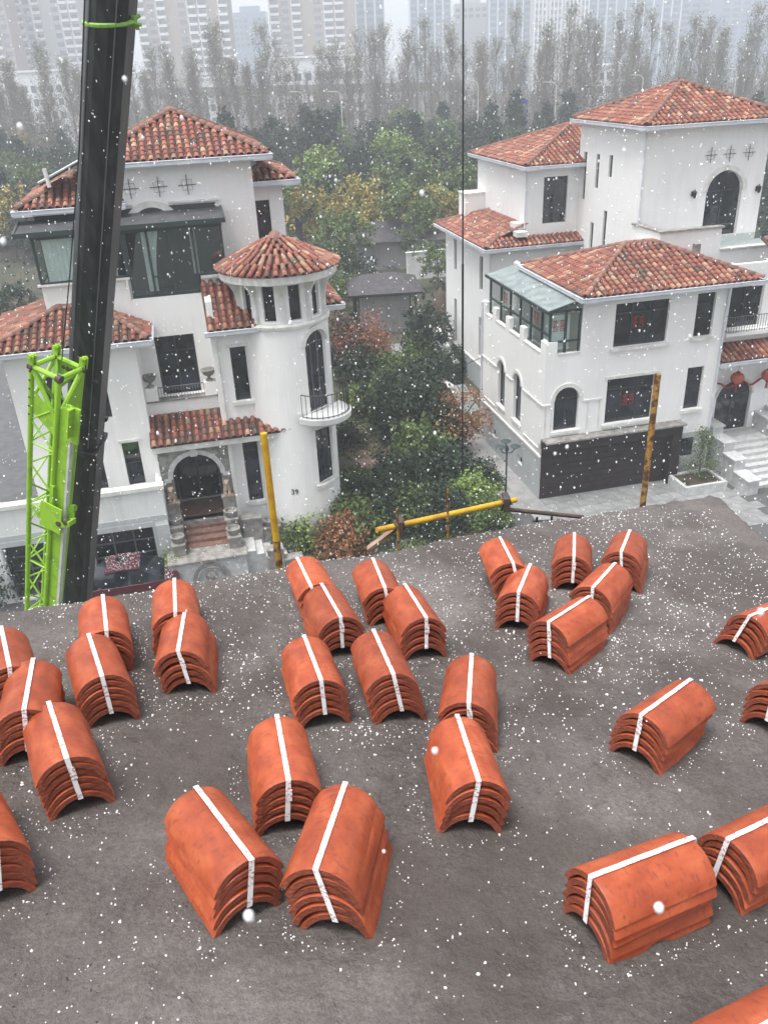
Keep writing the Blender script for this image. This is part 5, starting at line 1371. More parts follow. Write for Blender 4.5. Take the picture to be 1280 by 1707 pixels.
# ------------------------------------------------------------------ scaffold posts and rails at the edge
def upright(base_px, top_px, r_, m, zdown, label, name='scaffold_post', cat='scaffold pole', back=.06):
    b = D(*base_px); b = V3((b.x, b.y + back, b.z)); d = ray(*top_px); zt = H + d.z * (b.y / d.y)
    mb = MB(); mb.tube((0, 0, -zdown), (0, 0, zt - b.z), r_, 16); mb.tube((0, 0, zt - b.z - .0005), (0, 0, zt - b.z + .001), r_ * .85, 12)
    o = mb.build(name, m, smooth=True, label=label, cat=cat); o.location = b; return o, zt
o, _ = upright((463, 946), (437, 722), .0175, M['yellow'], 3, 'smooth yellow painted scaffold post standing in front of the house number wall')
mb = MB(); mb.tube((0, 0, -.02), (0, 0, .13), .0195, 14); mb.build('rusty_sleeve', M['rust'], o)
upright((1076, 846), (1098, 623), .0195, M['rust'], 3, 'mottled rusty scaffold post standing in front of the brown garage door')
def bar(p, q, ya, yb, r_, m, label, **k):
    a = atY(*p, ya); b = atY(*q, yb); mb = MB(); mb.tube(a, b, r_, 14); return mb.build('scaffold_rail', m, smooth=True, label=label, cat='scaffold pole'), a, b
yE = D(750, 895).y
yr, a_, b_y = bar((628, 884), (860, 833), yE + .10, yE + .62, .0185, M['yellow'], 'bright yellow scaffold rail sloping up across the shrubs at the roof edge')
mb = MB(); q = a_.lerp(b_y, .15); mb.tube(q - V3((.03, .0, 0)), q + V3((.03, 0, .012)), .036, 10); mb.box(q.x - .02, q.x + .02, q.y - .05, q.y + .05, q.z - .05, q.z + .045); mb.build('coupler', M['darkpipe'], yr)
mb = MB(); q = a_.lerp(b_y, .92); mb.tube(q - V3((.03, .0, 0)), q + V3((.03, 0, .012)), .034, 10); mb.box(q.x - .02, q.x + .02, q.y - .05, q.y + .05, q.z - .05, q.z + .045); mb.build('coupler', M['darkpipe'], yr)
bar((835, 848), (972, 862), yE + .58, yE + .62, .014, M['darkpipe'], 'dark rusty pipe running right from the end of the yellow rail')
upright((665, 920), (661, 848), .007, M['rust'], 1.5, 'thin rusty rod crossing the left part of the yellow rail', back=.12)
upright((753, 905), (752, 815), .007, M['rust'], 1.5, 'thin rusty upright rod behind the middle of the yellow rail', back=.25)
mb = MB(); a_ = atY(612, 922, yE + .08); b_ = atY(660, 886, yE + .2); mb.obox(a_, b_ - a_, V3((0, .05, 0)), V3((0, .0, .02))); mb.build('timber_prop', M['wood'], label='short weathered timber leaning under the left end of the yellow rail', cat='plank')
mb = MB(); a_ = atY(895, 862, yE + .75)
mb.tube(a_ - V3((0, 0, .25)), a_ + V3((0, 0, .0)), .008, 6); mb.tube(a_ + V3((.1, 0, -.25)), a_ + V3((.1, 0, 0)), .008, 6)
for k in range(3): mb.tube(a_ + V3((-.03, 0, -.03 - k * .05)), a_ + V3((.13, 0, -.03 - k * .05)), .006, 6)
mb.build('rebar_frame', M['metal'], label='small black welded rod frame beyond the roof edge below the lamp post', cat='frame')
# ------------------------------------------------------------------ hail grains on the roof and flakes in the air
bm = bmesh.new(); bmesh.ops.create_icosphere(bm, subdivisions=1, radius=1); ICV = np.array([v.co[:] for v in bm.verts]); ICF = np.array([[v.index for v in f.verts] for f in bm.faces]); bm.free()
def grains(name, pts, rad, m, squash=(1, 1, 1), **k):
    n = len(pts); pts = np.array(pts); rad = np.array(rad)[:, None, None]
    jit = 1 + rng.uniform(-.28, .28, (n, len(ICV), 1)); sc = rng.uniform(.65, 1.3, (n, 1, 3)) * np.array(squash)
    v = pts[:, None, :] + ICV[None] * jit * rad * sc
    f = ICF[None] + (np.arange(n) * len(ICV))[:, None, None]
    me = bpy.data.meshes.new(name); me.from_pydata(v.reshape(-1, 3).tolist(), [], f.reshape(-1, 3).tolist()); me.materials.append(m); me.update()
    return tag(link(name, me), **k)
pts, rad = [], []
def clear(x, y):
    for o, xv, yv in BUN:
        dx, dy = x - o.x, y - o.y; u = dx * xv.x + dy * xv.y; v = dx * yv.x + dy * yv.y
        if abs(u) < .115 and -.01 < v < .36: return False
    return True
while len(pts) < 5600:
    x = random.uniform(-1.9, 2.1); y = random.uniform(.35, 4.75)
    if len(pts) > 3400 and y < 2.2: continue
    ye = float(np.interp(x, ex, ey))
    if y > ye - .02: continue
    dens = noise.noise(V3((x * 2.5, y * 2.5, 31))) + .5 * noise.noise(V3((x * 9, y * 9, 2)))
    if random.random() > .42 + dens * .75 + .10 * max(0, y - 1.5): continue
    if not clear(x, y): continue
    rr = random.choice([.0011, .0014, .0018, .0024, .0031, .0016, .0021]) * random.uniform(.8, 1.25) * (1.2 + .03 * max(0, y - 1.2))
    pts.append((x, y, deckz(x, y) + deck_h(x, y) + rr * .5)); rad.append(rr)
for o, xv, yv in BUN:                     # small drifts along the side and mouth of each bundle
    for _ in range(70):
        sgn = random.choice((-1, 1)); u = sgn * (.12 + abs(random.gauss(0, .022))); v = random.uniform(-.05, .36)
        if random.random() < .3: u = random.uniform(-.13, .13); v = -.02 - abs(random.gauss(0, .03))
        p = o + xv * u + yv * v; ye = float(np.interp(p.x, ex, ey))
        if p.y > ye - .02 or p.y < .3 or not clear(p.x, p.y): continue
        rr = random.uniform(.0012, .0026); pts.append((p.x, p.y, deckz(p.x, p.y) + deck_h(p.x, p.y) + rr * .5)); rad.append(rr)
grains('hail_grains', pts, rad, M['snow'], kind='stuff')
dk, dr_ = [], []
for _ in range(2600):                      # dark mortar crumbs
    x = random.uniform(-1.9, 2.1); y = random.uniform(.35, 4.0)
    if noise.noise(V3((x * 1.7, y * 1.7, 77))) < .05 or y > float(np.interp(x, ex, ey)) - .05 or not clear(x, y): continue
    rr = random.uniform(.001, .0035); dk.append((x, y, deckz(x, y) + deck_h(x, y) + rr * .3)); dr_.append(rr)
for q0, q1 in (((1142, 1075), (1135, 1120)), ((1135, 1120), (1140, 1150)), ((1215, 1125), (1212, 1180)), ((1212, 1180), (1208, 1235)), ((1040, 905), (1080, 890)), ((1080, 890), (1130, 872))):
    a, b = D(*q0), D(*q1)
    for k in range(60):
        p = a.lerp(b, k / 60); x = p.x + random.gauss(0, .003) + .02 * noise.noise(V3((k * .12, 5, 1))); y = p.y + random.gauss(0, .003); dk.append((x, y, deckz(x, y) + deck_h(x, y))); dr_.append(random.uniform(.0006, .0016))
grains('mortar_crumbs', dk, dr_, mat('dark_crumb', (.05, .045, .042), rough=.95), kind='stuff')
sp, sr = [], []
for i in range(10500):
    z = (random.random() ** (1 / 2.2)) * 21 + .9
    px = random.uniform(-300, 1580); py = random.uniform(-250, 1500)
    p = CAM + ray(px, py) * z
    if p.z < deckz(p.x, p.y) + .02 and p.y < 5: continue
    if p.z < .2: continue
    rr = random.choice([.5, .6, .75, .9, 1.2]) * (.0009 + .00088 * z) * random.uniform(.8, 1.15)
    if random.random() < .02: rr *= 1.7
    sp.append(p[:]); sr.append(rr)
grains('falling_snow', sp, sr, M['snow'], squash=(.8, .8, 1.25), kind='stuff')
bm = bmesh.new(); bmesh.ops.create_icosphere(bm, subdivisions=2, radius=1); mb = MB()
for px, py, z, k in ((415, 1528, .42, .0030), (1098, 1514, .45, .0028), (725, 1252, .5, .0020), (208, 131, .55, .0016), (33, 210, .5, .0018), (703, 321, .6, .0018), (5, 402, .5, .0019), (1268, 1020, .5, .0022), (303, 196, .7, .0016), (238, 229, .7, .0014), (1040, 250, .8, .0017), (945, 745, .8, .0017), (725, 722, .8, .0016), (925, 756, .8, .0015), (640, 1420, .6, .0012), (900, 620, .7, .0012), (560, 300, .7, .0012), (1150, 560, .7, .0012)):
    c = CAM + ray(px, py) * z; q = V3((px, py, z))
    mb.add([c + V3((v.co.x * .85, v.co.y * .9, v.co.z * 1.2)) * k * (1 + .25 * noise.noise(v.co * 1.5 + q)) for v in bm.verts], [tuple(v.index for v in f.verts) for f in bm.faces])
bm.free(); mb.build('near_snowflakes', M['snow'], smooth=True, kind='stuff')

# ================================================================== GARDEN BETWEEN THE HOUSES
def strip(name, m, pts, z, **k):
    mb = MB(); mb.prism([(p[0], p[1], .002) for p in pts], (0, 0, z)); return mb.build(name, m, **k)
strip('garden_path', M['brickpath'], [G(548, 690)[:2], G(590, 700)[:2], G(660, 760)[:2], G(725, 850)[:2], G(690, 880)[:2], G(620, 790)[:2], G(560, 745)[:2]], .03, kind='structure')
strip('stepping_path', M['slab'], [G(618, 600)[:2], G(636, 598)[:2], G(665, 640)[:2], G(650, 645)[:2]], .05, kind='structure')
strip('side_lane', M['asphalt'], [G(-160, 900)[:2], G(-160, 560)[:2], G(48, 560)[:2], G(62, 720)[:2], G(62, 900)[:2]], .02, kind='structure')
# paving laid as slabs in front of the grey shed
pv_ = empty('shed_terrace', (2.2, 54.0, 0), kind='structure')
for i in range(5):
    for j in range(4):
        mb = MB(); mb.box(-2.2 + i * .95, -1.32 + i * .95, -.5 + j * .65, .1 + j * .65, .004, .05); mb.build('paving_slab', M['slab'], pv_)
# grey shed with hipped shingle roof on black posts
c = G(642, 556); sh = empty('garden_shed', (c.x, c.y + 2.2, 0), R(3), label='grey garden pavilion with dark shingle hip roof beyond the shrubs between the villas', cat='pavilion')
mb = MB(); mb.box(-1.7, 1.7, -2.0, 1.8, 0, 2.75); mb.build('wall', M['greywall'], sh)
for x in (-2.15, 2.05):
    for yv in (-2.35, 2.1):
        mb = MB(); mb.box(x, x + .13, yv, yv + .13, 0, 2.9); mb.build('post', M['metal'], sh)
mb = MB(); mb.box(-2.2, 2.2, -2.4, -2.22, 2.7, 2.9); mb.box(-2.2, -2.05, -2.2, 2.2, 2.7, 2.9); mb.box(2.05, 2.2, -2.2, 2.2, 2.7, 2.9); mb.build('beam', M['metal'], sh)
mb = MB(); mb.add([(-2.5, -2.7, 2.95), (2.5, -2.7, 2.95), (2.5, 2.7, 2.95), (-2.5, 2.7, 2.95), (-1.0, .2, 3.75), (1.0, .2, 3.75), (-2.5, -2.7, 2.88), (2.5, -2.7, 2.88), (2.5, 2.7, 2.88), (-2.5, 2.7, 2.88)], [(0, 1, 5, 4), (1, 2, 5), (2, 3, 4, 5), (3, 0, 4), (6, 7, 1, 0), (7, 8, 2, 1), (8, 9, 3, 2), (9, 6, 0, 3), (9, 8, 7, 6)]); mb.build('roof', M['shingle'], sh)
mb = MB(); mb.box(-2.56, 2.56, -2.78, -2.701, 2.82, 2.96); mb.box(-2.58, -2.501, -2.7, 2.7, 2.82, 2.96); mb.box(2.501, 2.58, -2.7, 2.7, 2.82, 2.96); mb.build('gutter', M['metal'], sh)
# low garden walls, far roofs and the neighbour terrace left of the right villa
def gwall(name, p0, p1, hgt, th, m, label, cat='wall'):
    p0 = V3((p0[0], p0[1], 0)); p1 = V3((p1[0], p1[1], 0)); d = (p1 - p0); n = V3((-d.y, d.x, 0)).normalized() * th
    rt = empty(name, p0, label=label, cat=cat); mb = MB(); mb.obox((0, 0, 0), d, n, (0, 0, hgt)); mb.build('wall', m, rt)
    mb = MB(); mb.obox(V3((0, 0, hgt + .002)) - n * .3 - d.normalized() * .05, d + d.normalized() * .1, n * 1.6, (0, 0, .08)); mb.build('coping', M['trim'], rt); return rt
a = G(687, 505); b = G(752, 497); gwall('garden_wall', (a.x, a.y + 8), (b.x + 1, b.y + 8), 2.3, .25, M['stucco2'], 'white garden wall with dark coping behind the pavilion, left of the right villa')
a = G(722, 560); b = G(758, 630); gwall('garden_wall', (a.x, a.y), (b.x, b.y), .9, .2, M['plinth'], 'low grey wall running along the left side of the right villa')
a = G(742, 640); b = G(770, 665); gwall('planter_wall', (a.x - .6, a.y), (b.x - .4, b.y), .45, .25, M['palestone'], 'low pale kerb wall in the shrubs beside the right villa', 'kerb')
a = G(736, 555)
pr = empty('parasol', (a.x, a.y + 1, 0), label='closed brown garden parasol beside the rear terrace of the right villa', cat='parasol')
mb = MB(); mb.tube((0, 0, 0), (0, 0, 2.9), .04, 8); mb.lathe((0, 0, 0), [(.35, 0), (.35, .12), (.05, .14)], 12); mb.build('pole', M['metal'], pr)
mb = MB(); mb.lathe((0, 0, 0), [(.55, 1.1), (.62, 1.3), (.5, 2.0), (.3, 2.6), (.03, 3.0)], 12); mb.build('canopy', mat('brown_cloth', (.10, .07, .055), rough=.9), pr)
a = G(712, 545); bx = empty('outdoor_table', (a.x, a.y + 1.5, 0), label='pale covered outdoor table on the terrace behind the shrubs', cat='table')
mb = MB(); mb.box(-.9, .9, -.5, .5, .7, .76); mb.build('table_top', M['trim'], bx)
for x in (-.8, .75):
    for yv in (-.42, .36):
        mb = MB(); mb.box(x, x + .05, yv, yv + .06, 0, .7); mb.build('leg', M['rail'], bx)
a = G(665, 437); fb = empty('low_pavilion', (a.x, a.y, 0), label='distant low grey roofed pavilion half hidden by trees above the shed', cat='pavilion')
mb = MB(); mb.box(-4, 4, -3, 3, 0, 2.6); mb.build('wall', M['greywall'], fb); mb = MB(); mb.add([(-4.6, -3.6, 2.6), (4.6, -3.6, 2.6), (4.6, 3.6, 2.6), (-4.6, 3.6, 2.6), (-2, 0, 4), (2, 0, 4)], [(0, 1, 5, 4), (1, 2, 5), (2, 3, 4, 5), (3, 0, 4), (3, 2, 1, 0)]); mb.build('roof', M['shingle'], fb)

# street lamp with three disc heads
lp = empty('street_lamp', G(842, 850), label='dark green street lamp with three disc heads in front of the right villa', cat='lamp post')
mb = MB(); mb.tube((0, 0, 0), (0, 0, 2.8), .05, 10, .035); mb.lathe((0, 0, 0), [(.11, 0), (.11, .25), (.06, .35)], 12); mb.lathe((0, 0, 2.7), [(.04, 0), (.09, .15), (.03, .3)], 10); mb.build('pole', M['lamp'], lp, smooth=True)
for k in range(3):
    a = R(90 + 120 * k); e_ = V3((math.cos(a) * .36, math.sin(a) * .36, 2.95))
    mb = MB(); mb.path([V3((0, 0, 2.65)), V3((e_.x * .6, e_.y * .6, 2.72)), e_], .022, 6); mb.build('arm', M['lamp'], lp)
    mb = MB(); mb.lathe(e_, [(0, -.02), (.06, -.02), (.09, .03), (.2, .05), (.22, .08), (.12, .13), (0, .14)], 18); mb.build('lamp_head', M['lamp'], lp, smooth=True)
bo = empty('garden_light', G(785, 782), label='small black bollard light at the edge of the path beside the right villa', cat='bollard light')
mb = MB(); mb.tube((0, 0, 0), (0, 0, .75), .03, 8); mb.build('post', M['metal'], bo); mb = MB(); mb.lathe((0, 0, .75), [(.03, 0), (.09, .02), (.09, .1), (.12, .12), (0, .18)], 10); mb.build('head', M['metal'], bo)

# red paper lanterns by the entrance of the right villa
for k, (x, z, lb) in enumerate(((9.6, 4.05, 'left faded red lantern hanging before the dark arched entrance of the right villa'), (11.15, 4.0, 'right red lantern at the photo border, hanging before the arched entrance'))):
    lt = empty('red_lantern', RW(x, .9, z), label=lb, cat='lantern', group='red lanterns at the entrance')
    mb = MB(); mb.lathe((0, 0, 0), [(.08, .24), (.2, .2), (.28, .08), (.29, -.02), (.24, -.15), (.1, -.24)], 24); o = mb.build('lantern_body', M['lantern'], lt, smooth=True)
    mb = MB()
    for j in range(24): a = j * math.pi / 12; mb.path([V3((math.cos(a) * q[0], math.sin(a) * q[0], q[1])) for q in ((.08, .245), (.205, .2), (.285, .08), (.295, -.02), (.245, -.15), (.1, -.245))], .004, 3)
    mb.build('rib', M['red'], lt)
    mb = MB(); mb.lathe((0, 0, 0), [(0, .3), (.08, .3), (.08, .24), (0, .24)], 12); mb.lathe((0, 0, 0), [(0, -.24), (.09, -.24), (.08, -.3), (0, -.3)], 12); mb.tube((0, 0, .3), (0, 0, .6), .006, 4)
    for j in range(10): a = j * .628; mb.tube((.03 * math.cos(a), .03 * math.sin(a), -.3), (.06 * math.cos(a), .06 * math.sin(a), -.62), .008, 3)
    mb.build('tassel', M['red'], lt)
mb = MB(); prev = None
for k in range(15):
    f = k / 14; p = RW(9.0 + 2.3 * f, 1.38, 3.72 - .28 * math.sin(f * math.pi * 2) ** 2)
    if prev: mb.tube(prev, p, .045, 6)
    prev = p
mb.build('red_garland', M['red'], label='dark red cloth garland draped over the arched entrance of the right villa', cat='garland')

# dark red car parked before the left garage
car = empty('parked_car', G(188, 975, 1.0) + V3((0, .6, -1.0)), R(12), label='dark red car dusted with snow before the left villa garage', cat='car')
def carbody():
    st_ = [(-2.15, .55, .62, .72), (-2.0, .45, .82, .80), (-1.2, .40, .95, .86), (-.75, .40, .98, .88), (0, .40, .98, .88), (.9, .40, .98, .88), (1.6, .42, 1.0, .86), (2.1, .5, .9, .78), (2.2, .6, .75, .7)]
    mb = MB(); n = 0; vs = []
    for x, z0, z1, hw in st_: vs += [(x, -hw, z0), (x, -hw, (z0 + z1) / 2 + .05), (x, -hw * .93, z1), (x, 0, z1 + .04), (x, hw * .93, z1), (x, hw, (z0 + z1) / 2 + .05), (x, hw, z0)]
    fs = []
    for i in range(len(st_) - 1):
        for j in range(7):
            k = (j + 1) % 7; fs.append((i * 7 + j, i * 7 + k, (i + 1) * 7 + k, (i + 1) * 7 + j))
    fs += [tuple(range(7)), tuple(range((len(st_) - 1) * 7, len(st_) * 7))]
    mb.add(vs, fs); mb.build('body', M['car'], car, smooth=True)
    mb = MB(); cab = [(-.95, .98, .8), (-.35, 1.42, .62), (.2, 1.5, .62), (.9, 1.45, .6), (1.7, 1.0, .76)]; vs = []
    for x, z, hw in cab: vs += [(x, -hw, z - (.0 if z > 1.2 else 0)), (x, -hw * .5, z + .03), (x, hw * .5, z + .03), (x, hw, z), (x, .8, .95), (x, -.8, .95)]
    fs = []
    for i in range(4):
        for j in range(6): k = (j + 1) % 6; fs.append((i * 6 + j, i * 6 + k, (i + 1) * 6 + k, (i + 1) * 6 + j))
    mb.add(vs, fs); mb.build('windows', M['pane'], car, smooth=True)
    mb = MB(); mb.prism([(-.32, -.6, 1.44), (.2, -.62, 1.52), (.88, -.6, 1.47), (.88, .6, 1.47), (.2, .62, 1.52), (-.32, .6, 1.44)], (0, 0, .035)); mb.build('roof', M['car'], car, smooth=True)
    for x in (-1.35, 1.35):
        for s_ in (-1, 1):
            mb = MB(); mb.tube((x, s_ * .72, .33), (x, s_ * .9, .33), .33, 20); w_ = mb.build('wheel', M['tyre'], car); mb = MB(); mb.tube((x, s_ * .89, .33), (x, s_ * .905, .33), .2, 14); mb.build('rim', M['rail'], w_)
    for s_ in (-1, 1):
        mb = MB(); mb.obox((-2.13, s_ * .62 - .15, .66), (.1, 0, .03), (0, .3, 0), (0, 0, .12)); mb.build('headlight', M['offwhite'], car)
        mb = MB(); mb.obox((-.6, s_ * .95 - .1, 1.0), (.1, 0, 0), (0, .2, 0), (0, 0, .12)); mb.build('wing_mirror', M['car'], car)
carbody()
cp = [(random.uniform(-2, 2), random.uniform(-.8, .8), 0) for _ in range(1600)]; pts = []
for x, yv, _ in cp:
    z = 1.02 if (x < -.9 or x > 1.6) else (1.55 if -.3 < x < .9 and abs(yv) < .6 else None)
    if z: pts.append((car.matrix_basis @ V3((x, yv, z)))[:])
grains('snow_dusting', pts, [random.uniform(.006, .013) for _ in pts], M['snow'], kind='stuff')

# ================================================================== VEGETATION
def leaves(mb, centers, size, n, spread, flat=1.0):
    """n small leaf quads round each centre"""
    k = len(centers); c = np.repeat(np.array(centers), n, axis=0); c = c + rng.normal(0, 1, c.shape) * np.array([spread, spread, spread * flat])
    N = len(c); a = rng.normal(0, 1, (N, 3)); a /= np.linalg.norm(a, axis=1)[:, None]; b = rng.normal(0, 1, (N, 3)); b = np.cross(a, b); b /= np.linalg.norm(b, axis=1)[:, None]
    s = size * rng.uniform(.6, 1.4, (N, 1)); a = a * s; b = b * s * .6
    v = np.stack([c - a, c - b, c + a, c + b], 1).reshape(-1, 3)
    base = len(mb.v); mb.v += v.tolist(); mb.f += [(base + 4 * i, base + 4 * i + 1, base + 4 * i + 2, base + 4 * i + 3) for i in range(N)]; mb.mi += [mb.cur] * N
def crown_centers(hh, r, n, kind):
    out = []
    while len(out) < n:
        if kind == 'cone':
            f = rng.random() ** .8; rr = r * (1 - f) ** .8 * rng.uniform(.3, 1.08) + .1; a = rng.uniform(0, 6.283); z = hh * (.08 + .92 * f)
            out.append((rr * math.cos(a), rr * math.sin(a), z))
        elif kind == 'column':
            f = rng.random(); rr = r * math.sin(min(1, f * 1.25 + .15) * math.pi * .85) ** .7 * rng.uniform(.2, 1.1); a = rng.uniform(0, 6.283)
            out.append((rr * math.cos(a), rr * math.sin(a), hh * (.25 + .75 * f)))
        else:
            d = rng.normal(0, 1, 3); d /= np.linalg.norm(d); q = rng.uniform(.45, 1.05) * (1 + .3 * noise.noise(V3(d * 2) + V3((hh, r, 1))))
            out.append((d[0] * r * q, d[1] * r * q, hh * .60 + d[2] * hh * .40 * q))
    return out
PROTO = {}
def tree_proto(key, hh, r, kind, lm, ncl, nlf, lsz, spr, bark='bark', trunkr=.13):
    mb = MB(); cc = crown_centers(hh, r, ncl, kind); leaves(mb, cc, lsz, nlf, spr)
    me = bpy.data.meshes.new('crown'); me.from_pydata(mb.v, [], mb.f); me.materials.append(M[lm]); me.update()
    tb = MB(); top = hh * (.9 if kind != 'round' else .6); segs = 5; p = V3((0, 0, -.2))
    pp = [p]
    for k in range(segs): p = V3((random.uniform(-.12, .12) * r * .3, random.uniform(-.12, .12) * r * .3, top * (k + 1) / segs)); pp.append(p)
    for k in range(segs): tb.tube(pp[k], pp[k + 1], trunkr * (1 - k / segs * .8), 7, trunkr * (1 - (k + 1) / segs * .8), caps=False)
    for c in cc[:14]:
        c = V3(c); bz = max(.25 * hh, c.z * .55); tb.tube((0, 0, bz), c, trunkr * .3, 4, .015, caps=False)
    tm = bpy.data.meshes.new('trunk'); tm.from_pydata(tb.v, [], tb.f); tm.materials.append(M[bark]); tm.update()
    PROTO[key] = (me, tm, hh)
def poplar_proto(key, hh, seed, leafy):
    rs = random.Random(seed); tb = MB(); tb.tube((0, 0, 0), (rs.uniform(-.3, .3), 0, hh * .55), .2, 6, .11, False); tb.tube((0, 0, hh * .55), (rs.uniform(-.4, .4), 0, hh * .97), .11, 5, .02, False)
    tips = []
    for k in range(70):
        f = rs.uniform(.22, .93); a = rs.uniform(0, 6.283); ln = hh * .20 * (1.15 - f) * rs.uniform(.6, 1.3) + 1.0
        b = V3((0, 0, hh * f)); sp_ = rs.uniform(.35, .85); e = b + V3((math.cos(a) * ln * sp_, math.sin(a) * ln * sp_, ln * rs.uniform(.8, 1.05))); tb.tube(b, e, .045, 3, .012, False); tips.append(e)
        for j in range(8):
            q = b.lerp(e, rs.uniform(.2, .97)); e2 = q + V3((rs.uniform(-.6, .6), rs.uniform(-.6, .6), rs.uniform(.5, 1.5))); tb.tube(q, e2, .022, 3, .008, False); tips.append(e2)
    tm = bpy.data.meshes.new('trunk'); tm.from_pydata(tb.v, [], tb.f); tm.materials.append(M['palebark']); tm.update()
    mb = MB(); sel = [t_ for t_ in tips if rs.random() < .55 * leafy * (.15 + 1.0 * (t_.z / hh) ** 1.5)]
    leaves(mb, [t_[:] for t_ in sel], .15, 6, .38, 1.5)
    me = bpy.data.meshes.new('crown'); me.from_pydata(mb.v, [], mb.f); me.materials.append(M['lf_grey']); me.update(); PROTO[key] = (me, tm, hh)
TC = [0]
def tree(key, loc, s, label, group, cat='tree', name='tree', sx=None):
    me, tm, hh = PROTO[key]; TC[0] += 1
    rt = empty(name, (loc[0], loc[1], loc[2] if len(loc) > 2 else 0), random.uniform(0, 6.28), label=label, cat=cat, group=group)
    rt.scale = (sx or s, sx or s, s)
    link('crown', me, rt); link('trunk', tm, rt); return rt
for k in range(3): tree_proto('ever%d' % k, 8 + k * .6, 2.1 + .3 * k, 'cone', 'lf_dark', 85, 38, .19, .27)
for k in range(2): tree_proto('darkr%d' % k, 8, 3.0 + .4 * k, 'round', 'lf_dark', 72, 48, .17, .30)
for k in range(2): tree_proto('mid%d' % k, 8, 3.2 + .3 * k, 'round', 'lf_mid', 80, 50, .16, .30)
tree_proto('bright', 8, 2.6, 'round', 'lf_bright', 80, 50, .15, .27)
for k in range(2): tree_proto('yel%d' % k, 7.5, 3.4, 'round', 'lf_yel', 75, 44, .16, .30)
tree_proto('rust', 3.4, 1.7, 'round', 'lf_rust', 80, 34, .055, .2, trunkr=.07)
tree_proto('redb', 3.2, 1.8, 'round', 'lf_red', 60, 26, .06, .24, trunkr=.06)
tree_proto('grey', 9, 3.0, 'round', 'lf_bare', 90, 18, .12, .5, bark='palebark')
for k in range(5): poplar_proto('pop%d' % k, 22 + k, 50 + k, [.5, .8, .35, .65, .9][k])
# bushes: rounded, near enough for individual leaves
def bush_proto(key, r, hh, lm, ncl, n, sz):
    mb = MB(); cc = []
    while len(cc) < ncl:
        d = rng.normal(0, 1, 3); d /= np.linalg.norm(d)
        if d[2] < -.2: continue
        q = rng.uniform(.5, 1.0) * (1 + .25 * noise.noise(V3(d * 2.5) + V3((r, hh, 3)))); cc.append((d[0] * r * q, d[1] * r * q, max(.05, hh * .25 + d[2] * hh * .75 * q)))
    leaves(mb, cc, sz, n, sz * 2.6)
    me = bpy.data.meshes.new('foliage'); me.from_pydata(mb.v, [], mb.f); me.materials.append(M[lm]); me.update()
    tb = MB()
    for c in cc[:16]: tb.tube((0, 0, -.05), c, .018, 4, .006, False)
    tm = bpy.data.meshes.new('stem'); tm.from_pydata(tb.v, [], tb.f); tm.materials.append(M['bark']); tm.update(); PROTO[key] = (me, tm, hh)
for k, (lm) in enumerate(('lf_dark', 'lf_mid', 'lf_bright', 'lf_rust')): bush_proto('bush%d' % k, 1.1, 1.5, lm, 95, 34, .062)
def bush(key, loc, s, label, group, sz=None, name='shrub'):
    me, tm, hh = PROTO[key]; rt = empty(name, (loc[0], loc[1], 0), random.uniform(0, 6.28), label=label, cat='shrub', group=group); rt.scale = (s, s, sz or s); link('foliage', me, rt); link('stem', tm, rt); return rt

# named trees and shrubs of the garden (pixel of the foot on the ground)
BU = [(520, 905, 1.15, 2, 'bright green shrub under the round turret, right of the yellow post'), (487, 915, .9, 1, 'clipped green shrub right beside the foot of the smooth yellow post'), (560, 890, 1.1, 1, 'dark leafy shrub at the corner of the round turret'),
      (600, 900, 1.25, 1, 'green shrub above the left end of the yellow rail'), (572, 925, 1.0, 3, 'brownish low shrub at the roof edge left of the rail'), (640, 880, 1.2, 0, 'dark shrub crossed by the thin rusty rod'), (690, 870, 1.2, 1, 'dense shrub behind the middle of the yellow rail'), (735, 880, 1.15, 0, 'dark shrub under the middle of the yellow rail'),
      (785, 850, 1.1, 2, 'light green shrub left of the street lamp foot'), (815, 880, .95, 1, 'green shrub below the right end of the yellow rail'), (800, 810, .9, 0, 'dark shrub beside the paved side path'), (740, 820, 1.4, 0, 'big dark shrub in the middle right of the garden'), (700, 800, 1.5, 1, 'big leafy shrub in the middle of the garden'),
      (575, 745, 1.0, 0, 'low dark shrub right of the turret balcony'), (680, 730, 1.6, 0, 'tall dark shrub behind the brick path bend'), (730, 755, 1.4, 0, 'dark shrub left of the rusty round tree'),
      (650, 690, 1.5, 1, 'shrub left of the garden centre beyond the path'), (700, 680, 1.5, 0, 'dark shrub before the low pale kerb wall'), (610, 690, 1.2, 1, 'round green shrub right of the balcony railing'), (605, 640, 1.5, 0, 'dark shrub beyond the balcony'), (650, 640, 1.3, 1, 'shrub beside the stepping path'), (735, 640, 1.1, 0, 'shrub against the corner wall of the right villa'),
      (575, 600, 1.6, 0, 'dark shrub left of the pavilion'), (625, 590, 1.0, 3, 'rusty shrub in front of the pavilion wall'), (700, 615, 1.3, 1, 'shrub right in front of the pavilion terrace'), (770, 620, 1.0, 0, 'small dark shrub at the side steps of the right villa'), (410, 905, .75, 1, 'small green shrub above the side stairs of the arched entrance'), (300, 965, .8, 2, 'yellow green shrub below the carved medallion landing'),
      (20, 985, 1.3, 0, 'dark shrub at the left border below the left garage'), (-20, 940, 1.3, 3, 'brown shrub at the left photo border'), (610, 855, 1.0, 0, 'dark shrub in front of the turret window')]
GB = 'shrubs filling the garden between the villas'
for px, py, s, k, lb in BU:
    g = G(px, py); bush('bush%d' % k, g, s, lb, GB, s * random.uniform(.9, 1.25))
g = G(765, 755); tree('rust', g, 1.0, 'small round rusty leaved tree beside the corner of the right villa', None, name='autumn_tree')
g = G(600, 625); tree('redb', (g.x, g.y), 1.3, 'red brown leaved tree left of the pavilion', None, name='autumn_tree')
